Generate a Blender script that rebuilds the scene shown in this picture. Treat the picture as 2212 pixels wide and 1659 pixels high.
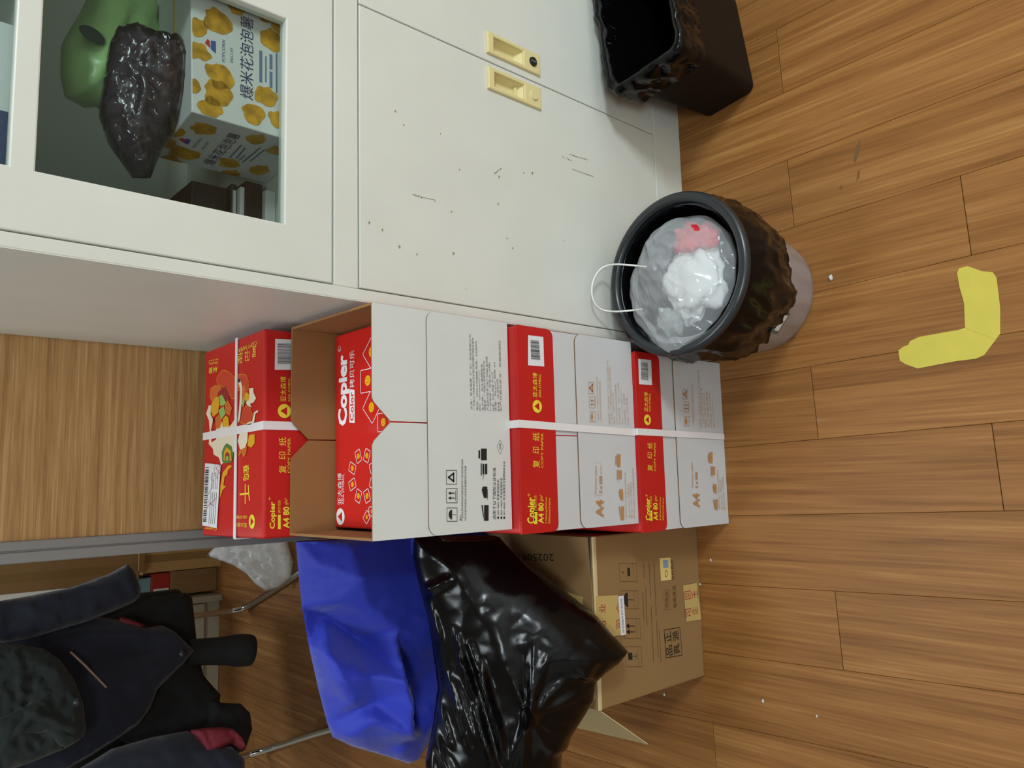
import bpy, bmesh, math, random
import numpy as np
from mathutils import Vector, Matrix, noise
from mathutils.geometry import delaunay_2d_cdt, tessellate_polygon

random.seed(7)
scene = bpy.context.scene
COL = scene.collection
for o in list(bpy.data.objects):
    bpy.data.objects.remove(o)

# ------------------------------------------------------------------ camera
F_PX, PITCH, YAW, ROLL = 1660.3, .7278, -.1611, .0815
CAM = Vector((.0996, -.8334, 1.3018))
RUP = Matrix.Rotation(YAW, 3, 'Z') @ Matrix.Rotation(math.pi/2-PITCH, 3, 'X') @ Matrix.Rotation(ROLL, 3, 'Z')
xc, yc, zc = RUP.col[0], RUP.col[1], RUP.col[2]
RPH = Matrix((-yc, xc, zc)).transposed()          # the photograph was taken with the phone turned on its side
cd = bpy.data.cameras.new('camera'); cam = bpy.data.objects.new('camera', cd); COL.objects.link(cam)
cd.sensor_fit = 'HORIZONTAL'; cd.sensor_width = 36; cd.lens = F_PX/2212*36
cd.clip_start = .02; cd.clip_end = 50
cam.matrix_world = Matrix.Translation(CAM) @ RPH.to_4x4()
scene.camera = cam

# ------------------------------------------------------------------ light
w = bpy.data.worlds.new('world'); scene.world = w; w.use_nodes = True
w.node_tree.nodes['Background'].inputs[0].default_value = (.9, .95, 1, 1)
w.node_tree.nodes['Background'].inputs[1].default_value = .25
scene.view_settings.view_transform = 'Standard'
scene.view_settings.look = 'None'
scene.view_settings.gamma = 1
scene.view_settings.use_curve_mapping = False
scene.view_settings.exposure = -0.22

def lamp(name, loc, sx, sy, power, col=(.84, .95, 1)):
    l = bpy.data.lights.new(name, 'AREA'); l.shape = 'RECTANGLE'; l.size = sx; l.size_y = sy
    l.energy = power; l.color = col
    o = bpy.data.objects.new(name, l); COL.objects.link(o); o.location = loc
    return o
lamp('ceiling_lamp', (1.95, -2.15, 2.62), .6, .6, 95)
lamp('ceiling_lamp', (-.3, .5, 2.62), .6, .6, 20)
lamp('ceiling_lamp', (-.3, -2.15, 2.62), .6, .6, 42)
lamp('ceiling_lamp', (-.3, 3.1, 2.62), .6, .6, 24)

# ------------------------------------------------------------------ helpers
def ray(x, y):
    d = Vector(((1659-y-829.5)/F_PX, -(x-1106)/F_PX, -1.0))
    return RUP @ d
class Plane:
    """origin, u, v in the surface; n = u x v faces the viewer"""
    def __init__(s, o, u, v):
        s.o = Vector(o); s.u = Vector(u).normalized(); v = Vector(v)
        s.v = (v - s.u*v.dot(s.u)).normalized(); s.n = s.u.cross(s.v)
    def px(s, x, y):
        d = ray(x, y); t = (s.o-CAM).dot(s.n)/d.dot(s.n); return CAM + d*t
    def ab(s, x, y):
        p = s.px(x, y)-s.o; return p.dot(s.u), p.dot(s.v)
    def pt(s, a, b, off=0): return s.o + s.u*a + s.v*b + s.n*off
def PY(y): return Plane((0, y, 0), (1, 0, 0), (0, 0, 1))
def PZ(z): return Plane((0, 0, z), (1, 0, 0), (0, 1, 0))

def lin(c):
    c = c.lstrip('#'); v = [int(c[i:i+2], 16)/255 for i in (0, 2, 4)]
    return tuple(x/12.92 if x <= .04045 else ((x+.055)/1.055)**2.4 for x in v)+(1,)
MATS = {}
def mat(name, col, rough=.5, metal=0, spec=.5, bump=0, bscale=60, mottle=0, mscale=6, coat=0, stretch=(1, 1, 1), alpha=1, trans=0, sheen=0):
    if name in MATS: return MATS[name]
    m = bpy.data.materials.new(name); m.use_nodes = True; nt = m.node_tree; b = nt.nodes['Principled BSDF']
    c = lin(col); b.inputs['Base Color'].default_value = c
    b.inputs['Roughness'].default_value = rough; b.inputs['Metallic'].default_value = metal
    b.inputs['Specular IOR Level'].default_value = spec; b.inputs['Coat Weight'].default_value = coat
    b.inputs['Alpha'].default_value = alpha; b.inputs['Transmission Weight'].default_value = trans
    b.inputs['Sheen Weight'].default_value = sheen
    m.diffuse_color = c
    if bump or mottle:
        g = nt.nodes.new('ShaderNodeNewGeometry'); mp = nt.nodes.new('ShaderNodeMapping')
        mp.inputs['Scale'].default_value = stretch
        nt.links.new(g.outputs['Position'], mp.inputs[0])
    if bump:
        n = nt.nodes.new('ShaderNodeTexNoise'); n.inputs['Scale'].default_value = bscale; n.inputs['Detail'].default_value = 6
        bp = nt.nodes.new('ShaderNodeBump'); bp.inputs['Strength'].default_value = bump; bp.inputs['Distance'].default_value = .01
        nt.links.new(mp.outputs[0], n.inputs['Vector']); nt.links.new(n.outputs['Fac'], bp.inputs['Height'])
        nt.links.new(bp.outputs[0], b.inputs['Normal'])
    if mottle:
        n2 = nt.nodes.new('ShaderNodeTexNoise'); n2.inputs['Scale'].default_value = mscale; n2.inputs['Detail'].default_value = 5
        nt.links.new(mp.outputs[0], n2.inputs['Vector'])
        r = nt.nodes.new('ShaderNodeMapRange'); r.inputs[1].default_value = .3; r.inputs[2].default_value = .7
        r.inputs[3].default_value = 1-mottle; r.inputs[4].default_value = 1+mottle*.5
        nt.links.new(n2.outputs['Fac'], r.inputs[0])
        mx = nt.nodes.new('ShaderNodeMix'); mx.data_type = 'RGBA'; mx.blend_type = 'MULTIPLY'; mx.inputs[0].default_value = 1
        mx.inputs[6].default_value = c
        cb = nt.nodes.new('ShaderNodeCombineColor')
        for k in range(3): nt.links.new(r.outputs[0], cb.inputs[k])
        nt.links.new(cb.outputs[0], mx.inputs[7]); nt.links.new(mx.outputs[2], b.inputs['Base Color'])
    MATS[name] = m
    return m

def ramp(nt, stops):
    r = nt.nodes.new('ShaderNodeValToRGB'); e = r.color_ramp.elements
    while len(e) < len(stops): e.new(.5)
    for el, (p, c) in zip(e, stops): el.position = p; el.color = lin(c)
    return r
def wood(name, stops, scale, rough, coat, spec=.5, per_object=True, fine=1.0, tone=.3, bump=.06):
    """wood grain running along the second axis of the mapping"""
    m = bpy.data.materials.new(name); m.use_nodes = True; nt = m.node_tree; b = nt.nodes['Principled BSDF']
    g = nt.nodes.new('ShaderNodeNewGeometry'); mp = nt.nodes.new('ShaderNodeMapping'); mp.inputs['Scale'].default_value = scale
    L = nt.links.new
    if per_object:
        oi = nt.nodes.new('ShaderNodeObjectInfo'); mul = nt.nodes.new('ShaderNodeMath'); mul.operation = 'MULTIPLY'; mul.inputs[1].default_value = 37
        L(oi.outputs['Random'], mul.inputs[0])
        ad = nt.nodes.new('ShaderNodeVectorMath'); ad.operation = 'ADD'
        cb = nt.nodes.new('ShaderNodeCombineXYZ'); L(mul.outputs[0], cb.inputs[0]); L(mul.outputs[0], cb.inputs[2])
        L(g.outputs['Position'], ad.inputs[0]); L(cb.outputs[0], ad.inputs[1]); L(ad.outputs[0], mp.inputs[0])
    else: L(g.outputs['Position'], mp.inputs[0])
    n = nt.nodes.new('ShaderNodeTexNoise'); n.inputs['Scale'].default_value = 1; n.inputs['Detail'].default_value = 7; n.inputs['Roughness'].default_value = .62; n.inputs['Distortion'].default_value = .35
    L(mp.outputs[0], n.inputs['Vector'])
    n2 = nt.nodes.new('ShaderNodeTexNoise'); n2.inputs['Scale'].default_value = 4.2*fine; n2.inputs['Detail'].default_value = 4; L(mp.outputs[0], n2.inputs['Vector'])
    mx = nt.nodes.new('ShaderNodeMix'); mx.inputs[0].default_value = .38; L(n.outputs['Fac'], mx.inputs[2]); L(n2.outputs['Fac'], mx.inputs[3])
    r = ramp(nt, stops); L(mx.outputs[0], r.inputs[0])
    out = r.outputs[0]
    if per_object:
        hs = nt.nodes.new('ShaderNodeHueSaturation'); mr = nt.nodes.new('ShaderNodeMapRange'); mr.inputs[3].default_value = 1-tone*.5; mr.inputs[4].default_value = 1+tone*.4
        L(oi.outputs['Random'], mr.inputs[0]); L(mr.outputs[0], hs.inputs['Value']); L(out, hs.inputs['Color']); out = hs.outputs[0]
    L(out, b.inputs['Base Color']); b.inputs['Roughness'].default_value = rough; b.inputs['Coat Weight'].default_value = coat
    b.inputs['Coat Roughness'].default_value = .12; b.inputs['Specular IOR Level'].default_value = spec
    bp = nt.nodes.new('ShaderNodeBump'); bp.inputs['Strength'].default_value = bump; bp.inputs['Distance'].default_value = .004
    L(mx.outputs[0], bp.inputs['Height']); L(bp.outputs[0], b.inputs['Normal'])
    m.diffuse_color = lin(stops[1][1])
    return m

def plastic_film(name, col, alpha, rough, bump=0, bscale=40, stretch=(1, 1, 1)):
    m = mat(name, col, rough, bump=bump, bscale=bscale, stretch=stretch)
    nt = m.node_tree; out = nt.nodes['Material Output']; b = nt.nodes['Principled BSDF']
    t = nt.nodes.new('ShaderNodeBsdfTransparent'); mx = nt.nodes.new('ShaderNodeMixShader')
    lw = nt.nodes.new('ShaderNodeLayerWeight'); lw.inputs['Blend'].default_value = .35
    r = nt.nodes.new('ShaderNodeMapRange'); r.inputs[3].default_value = alpha; r.inputs[4].default_value = min(1, alpha+.45)
    nt.links.new(lw.outputs['Facing'], r.inputs[0]); nt.links.new(r.outputs[0], mx.inputs[0])
    nt.links.new(t.outputs[0], mx.inputs[1]); nt.links.new(b.outputs[0], mx.inputs[2]); nt.links.new(mx.outputs[0], out.inputs['Surface'])
    return m

def link(name, mesh, m, parent=None):
    o = bpy.data.objects.new(name, mesh); COL.objects.link(o)
    if m is not None:
        if len(mesh.materials) == 0: mesh.materials.append(m)
    if parent is not None: o.parent = parent; o.matrix_parent_inverse = parent.matrix_world.inverted()
    return o
def tag(o, label, cat, group=None, kind=None):
    o['label'] = label; o['category'] = cat
    if group: o['group'] = group
    if kind: o['kind'] = kind
    return o
def thing(name, label, cat, loc=(0, 0, 0), group=None):
    o = bpy.data.objects.new(name, None); COL.objects.link(o); o.location = loc; o.empty_display_size = .05
    o.matrix_world = Matrix.Translation(Vector(loc))
    return tag(o, label, cat, group)
def struct(name, mesh, m, parent=None):
    o = link(name, mesh, m, parent); o['kind'] = 'structure'; return o
def mesh_from(v, f, name='m', smooth=False):
    me = bpy.data.meshes.new(name); me.from_pydata([tuple(p) for p in v], [], f); me.update()
    if smooth:
        for p in me.polygons: p.use_smooth = True
    return me
def bm_mesh(bm, smooth=False):
    me = bpy.data.meshes.new('m'); bm.to_mesh(me); bm.free()
    if smooth:
        for p in me.polygons: p.use_smooth = True
    return me
def box(mn, mx, bev=0, seg=2, M=None, smooth=False):
    bm = bmesh.new(); bmesh.ops.create_cube(bm, size=1)
    mn, mx = Vector(mn), Vector(mx)
    for v in bm.verts: v.co = Vector([(mn[i]+mx[i])/2 + v.co[i]*(mx[i]-mn[i]) for i in range(3)])
    if bev: bmesh.ops.bevel(bm, geom=list(bm.edges), offset=bev, segments=seg, affect='EDGES', profile=.5)
    if M is not None: bmesh.ops.transform(bm, matrix=M, verts=bm.verts)
    return bm_mesh(bm, smooth)
def boxes(lst, bev=0):
    bm = bmesh.new()
    for mn, mx in lst:
        me = box(mn, mx, bev); bm.from_mesh(me); bpy.data.meshes.remove(me)
    return bm_mesh(bm)
def prism(pts3, off):
    """closed outline (list of 3d points) extruded by vector off"""
    n = len(pts3); v = [Vector(p) for p in pts3]; v2 = [p+Vector(off) for p in v]
    tr = tessellate_polygon([v])
    f = [tuple(t) for t in tr] + [tuple(n+i for i in reversed(t)) for t in tr] + [(i, (i+1) % n, n+(i+1) % n, n+i) for i in range(n)]
    me = mesh_from(v+v2, f)
    bm = bmesh.new(); bm.from_mesh(me); bmesh.ops.recalc_face_normals(bm, faces=bm.faces); bpy.data.meshes.remove(me)
    return bm_mesh(bm)
def tube(path, r, n=10, closed=False, smooth=True, radii=None):
    P = [Vector(p) for p in path]; N = len(P); v = []; f = []
    up = None
    for i, p in enumerate(P):
        a = P[(i-1) % N] if (closed or i) else p; b = P[(i+1) % N] if (closed or i < N-1) else p
        t = (b-a).normalized()
        if up is None: up = Vector((0, 0, 1)) if abs(t.z) < .9 else Vector((1, 0, 0))
        s = t.cross(up).normalized(); up = s.cross(t).normalized()
        rr = radii[i] if radii else r
        for k in range(n):
            q = 2*math.pi*k/n; v.append(p + (s*math.cos(q)+up*math.sin(q))*rr)
    R = N if closed else N-1
    for i in range(R):
        for k in range(n):
            a, b = i*n+k, i*n+(k+1) % n; c, d = ((i+1) % N)*n+(k+1) % n, ((i+1) % N)*n+k
            f.append((a, b, c, d))
    if not closed: f += [tuple(reversed(range(n))), tuple((N-1)*n+k for k in range(n))]
    return mesh_from(v, f, smooth=smooth)
def smooth_path(P, k=6):
    P = [Vector(p) for p in P]; out = []
    for i in range(len(P)-1):
        p0, p1, p2, p3 = P[max(i-1, 0)], P[i], P[i+1], P[min(i+2, len(P)-1)]
        for j in range(k):
            t = j/k
            out.append(.5*((2*p1)+(p2-p0)*t+(2*p0-5*p1+4*p2-p3)*t*t+(3*p1-p0-3*p2+p3)*t**3))
    return out+[P[-1]]
def join(meshes):
    bm = bmesh.new()
    for m in meshes: bm.from_mesh(m)
    sm = any(p.use_smooth for m in meshes for p in m.polygons)
    for m in meshes: bpy.data.meshes.remove(m)
    return bm_mesh(bm, sm)

# flat print on a surface: polygons and lettering lying on a plane
OFF = .0006
def flat(plane, polys, off=OFF):
    """polys: lists of (a,b) plane coordinates"""
    v, f = [], []
    for q in polys:
        pts = [Vector((a, b, 0)) for a, b in q]; base = len(v)
        v += [plane.pt(a, b, off) for a, b in q]
        area = sum(pts[i].x*pts[(i+1) % len(pts)].y-pts[(i+1) % len(pts)].x*pts[i].y for i in range(len(pts)))
        for t in tessellate_polygon([pts]):
            a, b, c = (pts[i] for i in t)
            s = (b.x-a.x)*(c.y-a.y)-(c.x-a.x)*(b.y-a.y)
            f.append(tuple(base+i for i in (t if s > 0 else reversed(t))))
    return mesh_from(v, f)
def pp(plane, pts): return [plane.ab(x, y) for x, y in pts]
def ring(poly, wdt):
    """a closed outline of given width (list of quads)"""
    n = len(poly); out = []
    for i in range(n):
        a, b = Vector(poly[i]), Vector(poly[(i+1) % n]); t = (b-a).normalized(); q = Vector((-t.y, t.x))*wdt/2; e = t*wdt/2
        out.append([tuple(a-e+q), tuple(a-e-q), tuple(b+e-q), tuple(b+e+q)])
    return out
def stroke(pts, wdt):
    out = []
    for i in range(len(pts)-1):
        a, b = Vector(pts[i]), Vector(pts[i+1])
        if (b-a).length < 1e-7: continue
        t = (b-a).normalized(); q = Vector((-t.y, t.x))*wdt/2
        out.append([tuple(a+q), tuple(a-q), tuple(b-q), tuple(b+q)])
    return out
def disc(c, r, n=20, ry=None):
    ry = ry or r
    return [(c[0]+r*math.cos(2*math.pi*i/n), c[1]+ry*math.sin(2*math.pi*i/n)) for i in range(n)]
_tc = {}
def glyphs(s, bold):
    k = (s, bold)
    if k not in _tc:
        c = bpy.data.curves.new('t', 'FONT'); c.body = s; c.resolution_u = 2; c.offset = bold
        o = bpy.data.objects.new('t', c); me = bpy.data.meshes.new_from_object(o)
        V = np.array([v.co[:2] for v in me.vertices]) if len(me.vertices) else np.zeros((1, 2))
        Fc = [tuple(p.vertices) for p in me.polygons]
        bpy.data.objects.remove(o); bpy.data.meshes.remove(me); bpy.data.curves.remove(c)
        _tc[k] = (V, Fc)
    return _tc[k]
def text(plane, s, p0, p1, p2, m, parent, name='lettering', bold=0, off=OFF, shear=0):
    """p0 start/bottom, p1 end/bottom, p2 start/top, as pixels seen on the plane"""
    if any(ord(c) > 0x2e80 for c in s): bold = 0
    V, Fc = glyphs(s, bold)
    a0, a1, a2 = (Vector(plane.ab(*p)) for p in (p0, p1, p2))
    U = a1-a0; h = (a2-a0); n = Vector((-U.y, U.x)).normalized(); H = n*h.dot(n)
    mn, mx = V.min(0), V.max(0); d = mx-mn; d[d == 0] = 1
    W = (V-mn)/d
    flip = U.x*H.y-U.y*H.x < 0
    v = [plane.pt(*(a0+U*(x+shear*y)+H*y), off) for x, y in W]
    o = link(name, mesh_from(v, [tuple(reversed(q)) if flip else q for q in Fc]), m, parent)
    return o
def T(plane, s, xb, xt, ys, ye, m, parent, sk=0, **k):
    return text(plane, s, (xb, ys), (xb+sk, ye), (xt, ys), m, parent, **k)
def decal(plane, polys, m, parent, name='print', off=OFF):
    return link(name, flat(plane, polys, off), m, parent)
def barcode(plane, quad, m, parent, n=34, seed=1):
    """quad: px corners start-bottom, end-bottom, end-top, start-top; bars across the run"""
    rnd = random.Random(seed); A = [Vector(q) for q in pp(plane, quad)]; polys = []; x = 0
    while x < 1:
        wd = rnd.choice((.008, .012, .02)); g = rnd.choice((.01, .014, .022))
        e = min(1, x+wd)
        f = lambda t, b: tuple((A[0].lerp(A[1], t)).lerp(A[3].lerp(A[2], t), b))
        polys.append([f(x, 0), f(e, 0), f(e, 1), f(x, 1)]); x = e+g
    return decal(plane, polys, m, parent, 'barcode', OFF*2)

# soft things: an outline on a plane, filled out to both sides
def inside(poly, P):
    x, y = P[:, 0], P[:, 1]; c = np.zeros(len(P), bool); n = len(poly)
    for i in range(n):
        x1, y1 = poly[i]; x2, y2 = poly[(i+1) % n]
        k = ((y1 > y) != (y2 > y)); xx = (x2-x1)*(y-y1)/((y2-y1) if y2 != y1 else 1e-9)+x1
        c ^= k & (x < xx)
    return c
def seg_dist(P, a, b):
    a, b = np.array(a, float), np.array(b, float); d = b-a; L = d@d+1e-9
    t = np.clip(((P-a)@d)/L, 0, 1); q = a+t[:, None]*d
    return np.hypot(*(P-q).T), t
def pillow(outline, plane, tf, tb, D, step=9, folds=(), namp=0, nscale=20, seed=0, ridged=False, clamp=None, power=.5, smooth=True, ctrl=None):
    o = np.array(outline, float); dens = []
    for i in range(len(o)):
        a, b = o[i], o[(i+1) % len(o)]; n = max(1, int(np.hypot(*(b-a))/step))
        dens += [a+(b-a)*k/n for k in range(n)]
    dens = np.array(dens)
    mn, mx = o.min(0), o.max(0)
    gx, gy = np.meshgrid(np.arange(mn[0], mx[0], step), np.arange(mn[1], mx[1], step))
    G = np.stack([gx.ravel(), gy.ravel()], 1); rs = np.random.RandomState(seed+3); G += rs.uniform(-.25, .25, G.shape)*step
    G = G[inside(o, G)]
    def bd(P):
        d = np.full(len(P), 1e9)
        for i in range(len(o)): d = np.minimum(d, seg_dist(P, o[i], o[(i+1) % len(o)])[0])
        return d
    d = bd(G); G = G[d > step*.6]; d = bd(G)
    pts = np.vstack([dens, G]); nb = len(dens)
    r = delaunay_2d_cdt([Vector(p) for p in pts], [(i, (i+1) % nb) for i in range(nb)], [], 1, 1e-4)
    V2 = np.array([list(p) for p in r[0]]); F2 = [tuple(f) for f in r[2]]
    db = bd(V2); isb = db < 1e-2
    q = np.clip(db/D, 0, 1); prof = (1-(1-q)**2)**power
    h = np.zeros(len(V2))
    for fo in folds:
        x0, y0, x1, y1, wd, am = fo[:6]
        ds, t = seg_dist(V2, (x0, y0), (x1, y1)); tap = np.sin(np.pi*np.clip(t*.9+.05, 0, 1))**.5 if len(fo) < 7 else np.clip(1-t*fo[6], 0, 1)
        h += am*np.exp(-(ds/wd)**2)*tap
    if namp:
        for i, (x, y) in enumerate(V2):
            s = noise.fractal(Vector((x/nscale+seed*7.3, y/nscale, seed)), 1, 2, 4)
            if ridged: s = .5-abs(s)*1.6
            h[i] += namp*s
    h *= np.clip(db/(D*.25), 0, 1)
    if ctrl:
        cp = [(x, y, 0.0) for x, y in outline]+list(ctrl); C2 = np.array(cp)
        rc = delaunay_2d_cdt([Vector(c[:2]) for c in cp], [], [], 0, 1e-4); CV = np.array([list(q_) for q_ in rc[0]])
        CH_ = np.array([C2[np.argmin(((C2[:, :2]-q_)**2).sum(1)), 2] for q_ in CV]); hc = np.zeros(len(V2))
        for t3 in rc[2]:
            A_, B_, C_2 = CV[list(t3[:3])]; den = (B_[1]-C_2[1])*(A_[0]-C_2[0])+(C_2[0]-B_[0])*(A_[1]-C_2[1])
            if abs(den) < 1e-9: continue
            w1 = ((B_[1]-C_2[1])*(V2[:, 0]-C_2[0])+(C_2[0]-B_[0])*(V2[:, 1]-C_2[1]))/den; w2 = ((C_2[1]-A_[1])*(V2[:, 0]-C_2[0])+(A_[0]-C_2[0])*(V2[:, 1]-C_2[1]))/den
            k = (w1 >= -1e-6) & (w2 >= -1e-6) & (w1+w2 <= 1+1e-6); H3 = CH_[list(t3[:3])]
            hc[k] = w1[k]*H3[0]+w2[k]*H3[1]+(1-w1[k]-w2[k])*H3[2]
        nbr = [[] for _ in V2]
        for t3 in F2:
            for a_ in t3: nbr[a_] += [b_ for b_ in t3 if b_ != a_]
        for _ in range(1):
            hc = np.array([hc[i] if isb[i] else .4*hc[i]+.6*hc[nbr[i]].mean() for i in range(len(V2))])
        h = h+hc
    n = len(V2); v = []
    for i, (x, y) in enumerate(V2): v.append(plane.px(x, y)+plane.n*float(tf*prof[i]+h[i]))
    bi = {}; 
    for i, (x, y) in enumerate(V2):
        if isb[i]: bi[i] = i
        else: bi[i] = len(v); v.append(plane.px(x, y)-plane.n*float(tb*prof[i]))
    if clamp: v = [clamp(p) for p in v]
    f = []
    for t in F2:
        a, b, c = (v[i] for i in t[:3])
        if (b-a).cross(c-a).dot(plane.n) < 0: t = tuple(reversed(t))
        f.append(t); f.append(tuple(bi[i] for i in reversed(t)))
    return mesh_from(v, f, smooth=smooth)
def sheet(outline, plane, off, step=8, namp=0, nscale=15, seed=0):
    me = pillow(outline, plane, off, .0, 6, step, namp=namp, nscale=nscale, seed=seed)
    return me
def copy_tree(o, parent=None):
    c = o.copy(); COL.objects.link(c)
    if parent is not None: c.parent = parent
    for ch in list(o.children): copy_tree(ch, c)
    return c

# ------------------------------------------------------------------ the room
X0, X1, Y0, Y1, ZC = -2.6, 2.9, -3.2, 3.9, 2.7
FX0, FX1, FY0, FY1 = -1.7, 1.6, -1.1, 3.5
m_wall = mat('wall_paint', '#d9d8d2', .7, mottle=.04)
m_ceil = mat('ceiling_paint', '#e6e6e2', .8)
floor = struct('floor', box((X0-.1, Y0-.1, -.06), (X1+.1, Y1+.1, -.0125)), mat('subfloor', '#5a3a1e', .8))
m_plank = wood('floor_wood', [(.28, '#5f3a18'), (.42, '#805327'), (.56, '#946434'), (.74, '#b0844b')], (40, 1.1, 40), .46, 0, spec=.28, fine=1.3, tone=.10, bump=.04)
SL, PW, PL = -.035, .1297, .90
pm = None
bm = bmesh.new(); bmesh.ops.create_cube(bm, size=1)
for v in bm.verts: v.co = Vector((v.co.x*(PW-.0006), v.co.y, v.co.z*.012-.006))
bmesh.ops.bevel(bm, geom=[e for e in bm.edges if all(v.co.z > -.001 for v in e.verts)], offset=.0005, segments=1, affect='EDGES')
plank_mesh = bm_mesh(bm); plank_mesh.materials.append(m_plank)
JOINT = {0: -.167, 2: -.17, 3: -.452, 5: -.186, 6: -.461, 8: -.2, 10: .06, 1: .33, 4: .36, 7: .31, 9: .37, 11: -.33}
for k in range(-7, 22):
    xa = .9225-PW*k-PW/2
    j = JOINT.get(k, [-.17, .33, -.45][k % 3]); ys = [j+PL*i for i in range(-4, 6)]
    for a, b in zip(ys[:-1], ys[1:]):
        a2, b2 = max(a, FY0), min(b, FY1)
        if b2-a2 < .03: continue
        ym = (a2+b2)/2; x = xa+SL*ym
        if x < FX0 or x > FX1: continue
        o = bpy.data.objects.new('plank', plank_mesh); COL.objects.link(o); o.parent = floor
        o.location = (x, ym, 0); o.scale = (1, b2-a2-.0006, 1); o.rotation_euler.z = -SL
m_floor_far = m_plank
for k, (a, b, c, d) in enumerate(((X0, X1, Y0, FY0), (X0, X1, FY1, Y1), (X0, FX0-PW, FY0, FY1), (FX1+PW, X1, FY0, FY1))):
    link('floor_border', box((a, c, -.012), (b, d, 0)), m_plank, floor)
t = .08
struct('wall_back', box((X0-t, Y1, -.05), (X1+t, Y1+t, ZC)), m_wall)
struct('wall_front', box((X0-t, Y0-t, -.05), (X1+t, Y0, ZC)), m_wall)
struct('wall_left', box((X0-t, Y0, -.05), (X0, Y1, ZC)), m_wall)
struct('wall_right', box((X1, Y0, -.05), (X1+t, Y1, ZC)), m_wall)
struct('ceiling', box((X0-t, Y0-t, ZC), (X1+t, Y1+t, ZC+t)), m_ceil)

# ------------------------------------------------------------------ wood partition with a grey metal post
m_oak = wood('oak_veneer', [(.30, '#8a6236'), (.45, '#a97e4b'), (.56, '#bd945e'), (.70, '#d6b17c')], (2.2, 100, 100), .5, 0, per_object=False, fine=1.6, bump=.03)
m_alu = mat('grey_aluminium', '#8c8c8b', .45, .35)
part = thing('wood_partition', 'oak veneer partition panel with a grey metal end post behind the paper boxes', 'partition', (.3, .6, 0))
link('panel', box((.018, .578, .06), (1.25, .602, 1.5)), m_oak, part)
link('bottom_rail', box((.018, .572, 0), (1.25, .608, .06), .002), m_alu, part)
link('end_post', join([box((-.013, .570, 0), (.004, .610, 1.5), .002), box((.006, .570, 0), (.021, .610, 1.5), .002), box((-.010, .574, 0), (.018, .606, 1.499))]), m_alu, part)

# ------------------------------------------------------------------ steel cabinet
m_steel = mat('white_enamel', '#d4d6cd', .38, mottle=.035, mscale=9)
m_steel_in = mat('cabinet_inside', '#c9ccc2', .6)
m_cream = mat('cream_plastic', '#dccf98', .42)
m_dark = mat('black_gap', '#1c1d1d', .6)
m_rust = mat('rust_mark', '#8a7440', .8)
m_rust2 = mat('rust_speck', '#9d8a62', .8)
CX0, CX1, CF, CB, CZ = .343, 1.215, .065, .574, 1.80
cab = thing('steel_cabinet', 'tall white steel cabinet with glazed upper doors and cream recessed handles', 'cabinet', (.78, .3, 0))
th = .012
bd = [((CX0, CF+.004, 0), (CX0+th, CB, CZ)), ((CX1-th, CF+.004, 0), (CX1, CB, CZ)), ((CX0+th, CB-.01, .02), (CX1-th, CB, CZ)),
      ((CX0+th, CF+.02, CZ-.02), (CX1-th, CB-.01, CZ)), ((CX0+th, CF+.02, .07), (CX1-th, CB-.01, .085)), ((CX0+th, CF+.02, .785), (CX1-th, CB-.01, .83)),
      ]
link('body', boxes(bd), m_steel_in, cab)
fr = [((CX0, CF, 0), (CX0+.0165, CF+.02, CZ)), ((CX1-.0165, CF, 0), (CX1, CF+.02, CZ)), ((CX0+.0165, CF, .7685), (CX1-.0165, CF+.02, .8055)), ((CX0+.0165, CF, CZ-.03), (CX1-.0165, CF+.02, CZ))]
link('front_frame', boxes(fr, .0012), m_steel, cab)
link('plinth', box((CX0+.0165, CF, 0), (CX1-.0165, CF+.02, .0875), .0012), m_steel, cab)
link('side_panel', box((CX0-.0008, CF+.0005, 0), (CX0+.001, CB, CZ)), m_steel, cab)
link('shelf', box((CX0+th, CF+.03, 1.15), (CX1-th, CB-.012, 1.165)), m_steel_in, cab)
link('shelf', box((CX0+th, CF+.03, 1.48), (CX1-th, CB-.012, 1.495)), m_steel_in, cab)
XG = .7765; DL = (.3612, XG-.001); DR = (XG+.001, CX1-.0182)
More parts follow.
